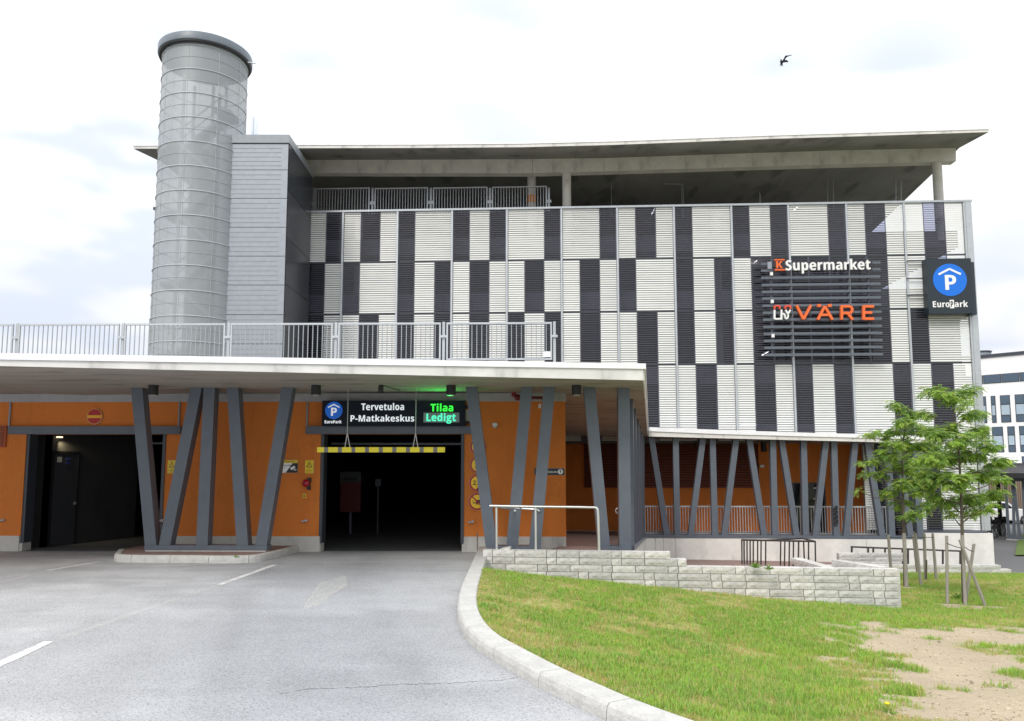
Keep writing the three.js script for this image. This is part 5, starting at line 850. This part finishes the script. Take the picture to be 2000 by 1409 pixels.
// ------------------------------------------------------------------ bicycle racks
{
  // rack standing on the sloping forecourt: a flat loop of square tube with two groups of bars
  const m = std([.045, .042, .042], .5);
  const zl = -22.5, zr = -20.8, A = atZ(1449, 1055, zl), A0 = atZ(1449, 1103, zl), B = atZ(1592.5, 1058, zr), B0 = atZ(1593.5, 1116, zr), t = thing('bike_rack', 'black steel bicycle rack with two groups of upright bars on the red paving', 'rack', null, WORLD, A0.x, A0.y, A0.z);
  const mid = atZ(1490, 1106, zl + .1), r = .02, back = atZ(1490, 1056, -23.0);
  part(t, 'top_rail', m, rod(A, B, .028, 6)); part(t, 'top_rail', m, rod(back, new V3(B.x - .05, B.y + .01, B.z - .75), .024, 6)); part(t, 'end_rail', m, [rod(A, back, .024, 6), rod(B, new V3(B.x - .05, B.y + .01, B.z - .75), .024, 6)]);
  for (const [x, y] of [[1449, 1103], [1453.5, 1103], [1459, 1103.5], [1465, 1104], [1471, 1105], [1479.5, 1108], [1486, 1104], [1495, 1105], [1524, 1105], [1532, 1106], [1541, 1108], [1549, 1109.5], [1559, 1110.5], [1569, 1113], [1579, 1114], [1593, 1116]]) { const k = (x - 1449) / 143.5, z = mix(zl, zr, k), top = A.clone().lerp(B, clamp((atZ(x, 1056, z).x - A.x) / (B.x - A.x))), f = atZ(x + (x === 1569 ? 3 : .5), y, z); part(t, 'bar', m, rod(f, top, r, 6)); }
  const m2 = [[1664, 1068, 1094], [1696, 1070, 1095], [1706, 1070.5, 1096], [1729, 1072, 1096], [1763, 1073, 1102], [1774, 1073.5, 1102], [1842, 1075.5, 1102], [1876, 1076.5, 1106]], z = -29.2, t2 = thing('bike_rack', 'long low black rack in front of the side plinth behind the tree stakes', 'rack', null, WORLD, ...atZ(1664, 1096, z).toArray());
  part(t2, 'top_rail', m, rod(atZ(1662, 1068.5, z), atZ(1878, 1077, z), .035, 6)); for (const [x, y0, y1] of m2) part(t2, 'bar', m, rod(atZ(x, y0, z), atZ(x, y1 + 4, z), .035, 6));
}
// ------------------------------------------------------------------ bird
{
  const c = atZ(1533, 118.5, -30), t = thing('bird', 'dark crow flying with raised wings high above the roof', 'bird', null, WORLD, c.x, c.y, c.z), k = 30.6 / FOCAL;
  const J = (x, y, z) => new V3((x - 1533) * k, -(y - 118.5) * k, z);
  // joints [from, to, r0, r1]
  const bones = [[J(1525, 121, 0), J(1536, 119.5, 0), .045, .06], [J(1536, 119.5, 0), J(1540, 122.5, .04), .04, .012], [J(1526, 121, 0), J(1525, 117, .02), .04, .022], [J(1525, 117, .02), J(1524.2, 115.8, .05), .014, .006], [J(1530, 119, .02), J(1533.5, 113, .12), .045, .05], [J(1533.5, 113, .12), J(1544.5, 112, .2), .04, .014], [J(1528, 122, -.05), J(1530, 125.8, -.14), .045, .03], [J(1527, 122, -.06), J(1526.5, 124.5, -.2), .035, .016]];
  const R = 44, half = .32, mc = new MarchingCubes(R, M.black, false, false, 40000); mc.isolation = 0;
  const seg = (p, [a, b, r0, r1]) => { const ab = b.clone().sub(a), h = clamp(p.clone().sub(a).dot(ab) / ab.lengthSq()); return p.distanceTo(a.clone().addScaledVector(ab, h)) - mix(r0, r1, h) * .72; };
  const p = new V3(); for (let z = 0; z < R; z++) for (let y = 0; y < R; y++) for (let x = 0; x < R; x++) { p.set((x / R * 2 - 1) * half, (y / R * 2 - 1) * half, (z / R * 2 - 1) * half); let s = 0; for (const b of bones) s += Math.exp(-seg(p, b) * 70); mc.field[x + y * R + z * R * R] = Math.log(s) / 70; }
  mc.update(); const n = mc.count, g = new THREE.BufferGeometry(); g.setAttribute('position', new THREE.Float32BufferAttribute(Array.from(mc.positionArray.slice(0, n * 3)).map((v) => v * half), 3)); g.setAttribute('normal', new THREE.Float32BufferAttribute(mc.normalArray.slice(0, n * 3), 3));
  t.add(mesh('body', boxUV(g), std([.012, .012, .016], .6)));
}
// ------------------------------------------------------------------ young rowan trees with stakes
const bark = std([.12, .10, .075], .9, { map: tex(256, .4, mottled(91, .6, 1.2, 10, 5)) }), wood = std([.34, .325, .30], .85, { map: tex(256, .5, (x, y) => { const v = mix(.7, 1.15, fbm(x * 40, y * 3, 40, 4, 3)); return [v, v * .98, v * .95]; }) });
const leafMat = new THREE.MeshPhysicalMaterial({ roughness: .7, transmission: .5, thickness: 0, side: THREE.DoubleSide, vertexColors: true });
function leafSpray(pos, col, o, dir, up, len, c) {             // a pinnate leaf: pairs of leaflets along a drooping stalk
  const side = new V3().crossVectors(dir, up).normalize(), nrm = new V3().crossVectors(side, dir).normalize(), P = (t, s, h) => o.clone().addScaledVector(dir, t * len).addScaledVector(side, s * len).addScaledVector(nrm, h * len - t * t * .25 * len);
  const put = (...v) => { for (const p of v) { pos.push(p.x, p.y, p.z); col.push(c[0], c[1], c[2]); } };
  for (let k = 0; k < 5; k++) { const t = .22 + k * .16, l = .34 - Math.abs(k - 1.6) * .045; for (const s of [-1, 1]) { const a = P(t, 0, 0), b = P(t + .10, s * l * .5, .035), e = P(t + .16, s * l, -.02), d = P(t - .02, s * l * .55, .035); put(a, b, e, a, e, d); } }
  put(P(.86, 0, 0), P(1.02, .075, .01), P(1.2, 0, -.03), P(.86, 0, 0), P(1.2, 0, -.03), P(1.02, -.075, .01));
}
function tree(label, base, trunkPx, clumps, z, count, rTrunk) {
  const t = thing('young_tree', label, 'tree', null, WORLD, base.x, base.y, base.z);
  const tp = trunkPx.map(([x, y, dz]) => atZ(x, y, z + (dz ?? 0))); tp[0].copy(base);
  const curve = new THREE.CatmullRomCurve3(tp, false, 'centripetal'), N = 36, g = [];
  const limb = (pts, r0, r1, seg) => { const c = new THREE.CatmullRomCurve3(pts, false, 'centripetal'), L = []; for (let i = 0; i < seg; i++) { const a = c.getPoint(i / seg), b = c.getPoint((i + 1) / seg), ra = mix(r0, r1, i / seg), rb = mix(r0, r1, (i + 1) / seg), d = b.clone().sub(a), cg = new THREE.CylinderGeometry(rb, ra, d.length() * 1.04, 7, 1, true); cg.applyQuaternion(new THREE.Quaternion().setFromUnitVectors(new V3(0, 1, 0), d.clone().normalize())).translate((a.x + b.x) / 2, (a.y + b.y) / 2, (a.z + b.z) / 2); L.push(cg); } return L; };
  part(t, 'trunk', bark, limb(tp, rTrunk, .008, 16));
  const limbs = [], pos = [], col = [], up = new V3(0, 1, 0), k = -z / FOCAL;
  const tot = clumps.reduce((s, c) => s + c[2] * c[2], 0);
  for (const [px, py, r] of clumps) {
    const dz = rr(-.75, .75) * Math.min(1, r / 26 + .2), c = atZ(px, py, z + dz), R = r * k * 1.02;
    let best = 0, bd = 1e9; for (let i = 8; i <= N; i++) { const q = curve.getPoint(i / N), d = q.distanceTo(c) + Math.max(0, q.y - c.y + .25) * 2.2; if (d < bd) { bd = d; best = i / N; } }
    const o = curve.getPoint(best), m = o.clone().lerp(c, .55); m.y -= .08 * o.distanceTo(c); limbs.push(limb([o, m, c], mix(.022, .009, best), .004, 5));
    const n = Math.round(count * r * r / tot) + 6, twigs = Math.max(4, Math.round(n / 9));
    for (let j = 0; j < twigs; j++) {
      const d = new V3(rr(-1, 1), rr(-.65, .75), rr(-1, 1)); if (d.lengthSq() > 1) d.normalize(); const e = c.clone().addScaledVector(d.clone().multiply(new V3(1.1, .68, 1.1)), R);
      limbs.push(limb([c, c.clone().lerp(e, .5).add(new V3(0, .02, 0)), e], .005, .002, 2));
      const tone = rr(0, 1), per = Math.round(n / twigs);
      for (let q = 0; q < per; q++) {
        const a = rr(0, 6.283), dir = new V3(Math.cos(a), rr(-.55, .3), Math.sin(a)).addScaledVector(d, .5).normalize(), oo = e.clone().add(new V3(rr(-.05, .05), rr(-.05, .05), rr(-.05, .05)));
        const v = rr(.75, 1.25), yel = rnd() < .14 ? 1 : 0; leafSpray(pos, col, oo, dir, up, rr(.115, .195), [mix(.17, .37, tone) * v + yel * .20, mix(.33, .55, tone) * v + yel * .14, .05 * v + yel * .05]);
      }
    }
  }
  const cg = new THREE.BufferGeometry(); cg.setAttribute('position', new THREE.Float32BufferAttribute(pos, 3)); cg.setAttribute('color', new THREE.Float32BufferAttribute(col, 3)); cg.computeVertexNormals(); cg.translate(-base.x, -base.y, -base.z);
  part(t, 'limb', bark, limbs.flat()); t.add(mesh('crown', cg, leafMat));
}
tree('nearer young rowan with broad green crown, tied to crossed stakes', TREE1.clone(), [[1883, 1180], [1880, 1050, 0], [1878, 980, .05], [1874, 900, 0], [1866, 830, -.05], [1857, 768, 0]],
  [[1862, 776, 17], [1845, 768, 10], [1880, 768, 12], [1826, 763, 10], [1895, 760, 9], [1808, 766, 8], [1900, 808, 15], [1885, 790, 8], [1812, 806, 11], [1850, 842, 19], [1876, 858, 20], [1828, 848, 17], [1912, 843, 17], [1932, 868, 15], [1893, 884, 23], [1850, 893, 24], [1944, 902, 16], [1962, 900, 9], [1916, 925, 20], [1872, 940, 23], [1832, 935, 22], [1937, 965, 17], [1892, 974, 20], [1852, 980, 18], [1812, 960, 16], [1902, 1000, 11], [1925, 990, 12], [1822, 895, 17], [1955, 933, 10], [1805, 925, 16], [1860, 1003, 9]], TREE1.z, 4200, .042);
tree('smaller young rowan at the left, in front of the side canopy end, among upright stakes', TREE2.clone(), [[1768, 1146], [1766, 1050, 0], [1764, 960, .05], [1763, 890, 0], [1768, 830, -.05], [1775, 790, 0]],
  [[1778, 806, 13], [1758, 795, 9], [1745, 790, 7], [1796, 838, 18], [1770, 826, 14], [1752, 842, 12], [1700, 848, 8], [1716, 846, 8], [1732, 852, 10], [1774, 868, 20], [1738, 886, 15], [1706, 899, 10], [1686, 905, 6], [1758, 912, 20], [1794, 898, 20], [1720, 926, 11], [1694, 926, 6], [1770, 946, 17], [1740, 962, 13], [1800, 945, 18], [1760, 985, 13], [1786, 1004, 12], [1772, 1010, 8], [1812, 990, 12], [1676, 958, 4], [1745, 870, 12], [1812, 870, 18]], TREE2.z, 3100, .042);
{ // wooden stakes: [top x, top y, foot x, foot y, z, width px]
  const S = [
    [1880.5, 1046, 1886, 1182, -16.5, 6.5, 'upright grey stake touching the trunk of the near tree'], [1875, 1055, 1924, 1180, -16.4, 6, 'grey stake leaning to the left across the near tree, foot on its right'], [1903, 1063, 1886, 1176, -17.1, 6, 'grey stake leaning to the right behind the near tree'], [1849.5, 1047, 1851, 1178, -16.7, 6, 'upright stake standing alone left of the near tree'],
    [1735.5, 1045, 1741, 1116, -23.2, 6, 'leftmost stake of all, in front of the side canopy end'], [1766, 1042, 1771, 1146, -20.2, 7.5, 'thick stake tied to the trunk of the smaller tree'], [1784, 1046, 1792, 1116, -22.5, 5, 'stake just right of the smaller tree, the farther of a close pair'], [1788, 1042, 1800, 1144, -20.6, 5.5, 'slightly tilted stake right of the smaller tree, the nearer of a close pair'], [1805.5, 1042, 1808.5, 1130, -21.6, 6, 'stake midway between the two trees'], [1822, 1042, 1829, 1129, -21.8, 5.5, 'rightmost of the stakes round the smaller tree'], [1810, 1094, 1809.5, 1130, -21.2, 3.5, 'short thin dark stake midway between the trees']];
  for (const [x0, y0, x1, y1, z, w, lab] of S) { const a = atZ(x1, y1 + 2, z), b = atZ(x0, y0, z + (lab.includes('leaning') ? .1 : 0)), r = w * -z / FOCAL / 2, t = thing('tree_stake', lab, 'stake', null, WORLD, a.x, a.y, a.z); part(t, 'pole', lab.includes('dark') ? bark : wood, new THREE.CylinderGeometry(r * .92, r, b.distanceTo(a), 9).applyQuaternion(new THREE.Quaternion().setFromUnitVectors(new V3(0, 1, 0), b.clone().sub(a).normalize())).translate((a.x + b.x) / 2, (a.y + b.y) / 2, (a.z + b.z) / 2)); }
  const ties = [[[1850, 1062], [1866, 1068], [1881, 1072], -16.5, 'dark tie between the lone stake and the near tree'], [[1881, 1066], [1892, 1074], [1901, 1078], -16.6, 'dark tie from the near tree to its right-hand stake'], [[1738, 1050], [1765, 1050], [1824, 1050], -21, 'thin wire running across the stakes of the smaller tree']];
  for (const [a, b, c, z, lab] of ties) { const t = thing('tree_tie', lab, 'tie', null, WORLD, ...atZ(...a, z).toArray()); part(t, 'strap', M.black, wire([a, b, c].map((p) => atZ(...p, z).toArray()), .009, 16, 6)); }
}
// ------------------------------------------------------------------ office building far right
{
  const o = atZ(1950, 900, -85), OP = new Plane(o.x, o.z, 47), P = (x, y, w = 0) => OP.hit(x, y, w), t = thing('office_building', 'white office building with grey windows behind the bicycle shelter', 'building', null, OP, P(1950, 1000)[0], LOW);
  const white = std([.9, .9, .9], .7), gl = new THREE.MeshPhysicalMaterial({ color: new THREE.Color().setRGB(.10, .14, .19), roughness: .08 }), gl2 = new THREE.MeshPhysicalMaterial({ color: new THREE.Color().setRGB(.42, .52, .6), roughness: .12 });
  const uA = P(1880, 800)[0], uB = P(2000, 800)[0] + 22, yR = P(1950, 697)[1], yG = P(1950, 905)[1];
  part(t, 'wall', white, box(uA, uB, yG, yR, -14, 0)); part(t, 'roof_edge', M.darkSteel, box(uA - .1, uB, yR + .002, yR + .35, -14, .15));
  const yy = (a) => P(1950, a)[1];
  const win = (x0, x1, y0, y1, split) => { const a = P(x0, 800)[0], b = P(x1, 800)[0], f = part(t, 'window', M.darkSteel, box(a, b, yy(y1), yy(y0), .002, .05)); const L = split ? [[y0, mix(y0, y1, .34), gl], [mix(y0, y1, .34), mix(y0, y1, .74), gl2], [mix(y0, y1, .74), y1, gl]] : [[y0, y1, gl]]; for (const [p, q, m] of L) part(t, 'pane', m, box(a + .08, b - .08, yy(q) + .06, yy(p) - .06, .052, .07), { under: f }); };
  for (let i = 0; i < 4; i++) { const e = [1890, 1925, 1961, 1996, 2030]; win(e[i], e[i + 1] - .7, 731, 748.5); }
  for (const [a, b] of [[1889, 1904], [1909.5, 1927.5], [1937, 1946], [1955, 1974.5], [1984, 2003], [2012, 2030]]) win(a, b, 773, 826, true);
  for (const [a, b] of [[1912, 1930], [1935.5, 1957], [1965.5, 1980], [1988.5, 2004], [2012, 2030]]) win(a, b, 834, 884, true);
  win(1990, 2012, 892, 905);
  part(t, 'base_band', std([.09, .09, .10], .6), box(uA, uB, yy(930), yG - .002, -14, -.3)); part(t, 'entrance_canopy', white, box(uA, uB, yy(943), yy(932), -6, 3)); part(t, 'ground_floor', std([.03, .03, .035], .6), box(uA, uB, LOW - .3, yy(943) - .002, -14, -1.5));
  { const p = P(1918, 697, -4), c = part(t, 'roof_vent', M.clad, new THREE.CylinderGeometry(.95, .95, 1.0, 24).translate(p[0], yR + .6, -4)); part(t, 'vent_cap', M.darkSteel, new THREE.CylinderGeometry(1.05, 1.05, .15, 24).translate(p[0], yR + 1.2, -4), { under: c }); }
}
{ // ribbed wooden wall behind the bicycles
  const z = -62, a = atZ(1920, 1010, z), b = atZ(2030, 1010, z), y1 = atZ(1950, 938, z).y, t = thing('timber_wall', 'brown ribbed timber wall behind the parked car and bicycles', 'wall', null, WORLD, (a.x + b.x) / 2, LOW, z);
  const m = [std([.24, .18, .13], .85), std([.20, .15, .11], .85)]; part(t, 'backing', std([.1, .08, .06], .9), box(a.x, b.x, LOW, y1, z - .2, z - .03)); for (let i = 0; i < 26; i++) { const x = mix(a.x, b.x, i / 26); part(t, 'board', m[i % 2], box(x + .01, x + (b.x - a.x) / 26 - .03, LOW, y1, z - .028, z + .02)); }
}
{ // white car seen over the bicycles
  const z = -57, c = atZ(1950, 1000, z), t = thing('parked_car', 'white parked car half hidden behind the bicycles and the tree', 'car', null, WORLD, c.x, LOW, z), B = LOW, X = c.x;
  const prof = (pts, d) => new THREE.ExtrudeGeometry(new THREE.Shape(pts.map(([x, y]) => new THREE.Vector2(x, y))), { depth: d, bevelEnabled: true, bevelThickness: .06, bevelSize: .06, bevelSegments: 2 });
  const paint_ = new THREE.MeshPhysicalMaterial({ color: 0xe6e6e6, roughness: .35, clearcoat: .6 });
  part(t, 'body', paint_, prof([[-2.1, .32], [2.1, .32], [2.15, .75], [1.9, .95], [.9, 1.05], [-1.9, 1.1], [-2.15, .8]], 1.6).translate(X, B, z - .8));
  const cab = part(t, 'cabin', paint_, prof([[-1.75, 1.08], [.95, 1.05], [.25, 1.52], [-1.2, 1.56]], 1.4).translate(X, B, z - .7)); part(t, 'window', M.glassDark, [prof([[-1.5, 1.12], [-.45, 1.12], [-.45, 1.46], [-1.1, 1.46]], .01).translate(X, B, z + .765), prof([[-.3, 1.12], [.6, 1.12], [.15, 1.44], [-.3, 1.46]], .01).translate(X, B, z + .765)], { under: cab });
  for (const x of [-1.3, 1.35]) for (const s of [-.72, .82]) { const w = part(t, 'wheel', M.black, new THREE.TorusGeometry(.25, .09, 10, 24).translate(X + x, B + .33, z + s)); part(t, 'rim', M.galv, new THREE.CylinderGeometry(.18, .18, .1, 16).rotateX(Math.PI / 2).translate(X + x, B + .33, z + s), { under: w }); }
  part(t, 'headlight', M.white, box(X + 2.0, X + 2.2, B + .68, B + .8, z + .4, z + .8));
}
{ // bicycles parked beneath the shelter roof
  const dark = std([.02, .02, .022], .45), make = () => {
    const t = thing('bicycle', '', 'bicycle', 'dark bicycles parked between the building and the shelter'), wl = (x) => { const w = part(t, 'wheel', M.black, new THREE.TorusGeometry(.33, .022, 8, 28).translate(x, .35, 0)); const sp = []; for (let i = 0; i < 8; i++) { const a = i * Math.PI / 8; sp.push(rod([x - .32 * Math.cos(a), .35 - .32 * Math.sin(a), 0], [x + .32 * Math.cos(a), .35 + .32 * Math.sin(a), 0], .004, 4)); } part(t, 'spokes', M.galv, sp, { under: w }); };
    wl(-.52); wl(.54);
    part(t, 'frame', dark, [rod([-.52, .35, 0], [-.08, .32, 0], .016), rod([-.08, .32, 0], [-.2, .82, 0], .02), rod([-.2, .8, 0], [.38, .85, 0], .018), rod([-.08, .32, 0], [.4, .75, 0], .02), rod([-.52, .35, 0], [-.19, .76, 0], .013), rod([.54, .35, 0], [.37, .98, 0], .02)]);
    part(t, 'saddle', M.black, new THREE.SphereGeometry(.1, 14, 10).scale(1.3, .4, .7).translate(-.22, .9, 0)); part(t, 'handlebar', dark, wire([[.3, 1.02, -.28], [.38, 1.0, -.1], [.38, 1.0, .1], [.3, 1.02, .28]], .014, 20)); part(t, 'basket', dark, [box(.42, .7, .78, .8, -.16, .16), box(.42, .43, .8, 1.0, -.16, .16), box(.69, .7, .8, 1.0, -.16, .16)]);
    return t;
  };
  const spots = [[1934, 1050, -45, .5, 'dark bicycle closest to the corner of the building'], [1944, 1048, -45.5, .8, 'second dark bicycle from the building corner'], [1952, 1047, -46, .6, 'third dark bicycle from the building corner'], [1960, 1046, -46.5, .9, 'dark bicycle closest to the shelter posts'], [1940, 1044, -48, .4, 'dark bicycle in the rear row on the building side'], [1955, 1043, -48.5, .7, 'dark bicycle in the rear row on the shelter side']];
  let first; for (const [x, y, z, a, lab] of spots) { let b; if (!first) b = first = make(); else { b = first.clone(); b.name = numbered('bicycle'); scene.add(b); } const p = atZ(x, y, z); b.position.set(p.x, LOW, z); b.rotation.y = a; b.userData = { label: lab, category: 'bicycle', group: 'dark bicycles parked between the building and the shelter' }; }
}
{ // bicycle shelter with upright fins
  const z = -44, a = atZ(1966, 1050, z), y1 = atZ(1966, 936, z).y, yS = atZ(1966, 1049, z).y, y0 = LOW - .1, SPl = new Plane(a.x, z, 40), P = (x, y, w = 0) => SPl.hit(x, y, w), t = thing('bike_shelter', 'blue-grey finned shelter with dark roof at the far right', 'shelter', null, SPl, 0, LOW);
  const u1 = 9; part(t, 'plinth', M.concrete, box(0, u1, y0, yS - .1, -.15, .12)); part(t, 'sill_beam', M.steel, box(0, u1, yS - .098, yS + .02, -.12, .1)); part(t, 'head_beam', M.steel, box(-.05, u1, y1 - .12, y1 + .05, -.12, .1));
  for (let i = 0; i < 34; i++) { const u = .12 + i * .26, l = [0, .1, -.12, .06, -.05][i % 5]; part(t, 'fin', M.steel, post(u, yS + .022, u + l, y1 - .122, .13, -.09, .09)); }
  part(t, 'inner_wall', std([.34, .07, .03], .8), box(2.6, u1, yS, y1 - .15, -1.6, -1.4));
  const r = P(1918, 960, -3.2), roof = part(t, 'roof', std([.025, .025, .03], .7), slab([[-5.2, 1.2, y1 + .06, y1 + .34], [u1, .3, y1 + .06, y1 + .34], [u1, -5, y1 + .06, y1 + .34], [-5.2, -5, y1 + .06, y1 + .34]]));
  for (const [x] of [[1953.5]]) { const q = atZ(x, 1000, -47), l = SPl.loc(q); part(t, 'post', M.black, box(l[0] - .1, l[0] + .1, LOW, y1 + .055, l[2] - .1, l[2] + .1)); }
}
// ------------------------------------------------------------------ small growth and litter
{
  const at = (x, y) => { let Y = -.3, p; for (let i = 0; i < 14; i++) { p = onY(x, y, Y); Y = lawnY(p.x, p.z); } return p.setY(Y); };
  const leafG = (l, w, a, e) => { const c = Math.cos(a), s = Math.sin(a), q = Math.cos(e), r = Math.sin(e), P = (t, k, h) => [c * q * l * t - s * w * k, r * l * t + h, s * q * l * t + c * w * k]; return tri([P(0, 0, 0), P(.5, .5, .01), P(1, 0, -.01), P(.5, -.5, .01)], [[0, 1, 2, 3]]); };
  const green = std([.19, .32, .06], .8), herb = (name, lab, p, n, l, w, group) => { const t = thing(name, lab, 'weed', group, WORLD, p.x, p.y, p.z), L = []; for (let i = 0; i < n; i++) L.push(leafG(l * rr(.6, 1.2), w * rr(.7, 1.2), rr(0, 6.28), rr(.15, 1.3)).translate(p.x + rr(-.02, .02), p.y, p.z + rr(-.02, .02))); part(t, 'leaves', green, L); return t; };
  const d = at(1734, 1394), t = herb('dandelion', 'lone yellow dandelion in the grass at the bottom of the picture', d, 9, .09, .025); part(t, 'flower', std([.85, .62, .02], .7), new THREE.SphereGeometry(.022, 12, 8).scale(1, .55, 1).translate(d.x, d.y + .085, d.z)); part(t, 'stalk', green, rod(d, new V3(d.x, d.y + .08, d.z), .003, 5));
  const onTop = (x, y, Y) => onY(x, y, Y), yW = BP.hit(1420, 1107.5)[1];
  herb('wall_weed', 'green weed growing on the block wall in front of the bicycle rack', onTop(1476, 1110, yW + .01), 36, .16, .03); herb('wall_weed', 'smaller green weed on the block wall right of the other weed', onTop(1502, 1113, yW + .01), 22, .12, .025);
  herb('kerb_weed', 'yellow-green weeds between the kerb top end and the block wall', at(939, 1112), 40, .2, .03); herb('island_weed', 'tiny weed on the brick island near its right posts', onY(460, 1090, .135), 16, .08, .02); herb('tree_weed', 'low leafy weed at the foot of the near tree stakes', at(1872, 1172), 30, .22, .035);
  const s = thing('pebbles', 'small stones and crumbs of earth lying on the bare sand', 'pebbles'); s.userData.kind = 'stuff';
  const g = new THREE.IcosahedronGeometry(1, 0), im = new THREE.InstancedMesh(g, std([.5, .44, .35], .9), 1500), m4 = new THREE.Matrix4(), q = new THREE.Quaternion(), e = new THREE.Euler(), c = new THREE.Color(); let n = 0;
  for (let k = 0; k < 60000 && n < 1100; k++) { const dep = 5.5 + 14 * rnd(), x = rr(.25, .7) * dep, z = -dep; if (bare(x, z) < .55 || x < innerX(z) + .4) continue; const r = rr(.004, .013) * (rnd() < .05 ? 2 : 1); q.setFromEuler(e.set(rr(0, 6), rr(0, 6), rr(0, 6))); im.setMatrixAt(n, m4.compose(new V3(x, lawnY(x, z) + r * .4, z), q, new V3(r, r * .7, r * rr(.8, 1.5)))); const v = rr(.6, 1.2); im.setColorAt(n, c.setRGB(v, v * .97, v * .92)); n++; }
  im.count = n; im.name = 'stones'; im.userData.kind = 'stuff'; im.castShadow = im.receiveShadow = true; s.add(im);
}
renderer.render(scene, camera);
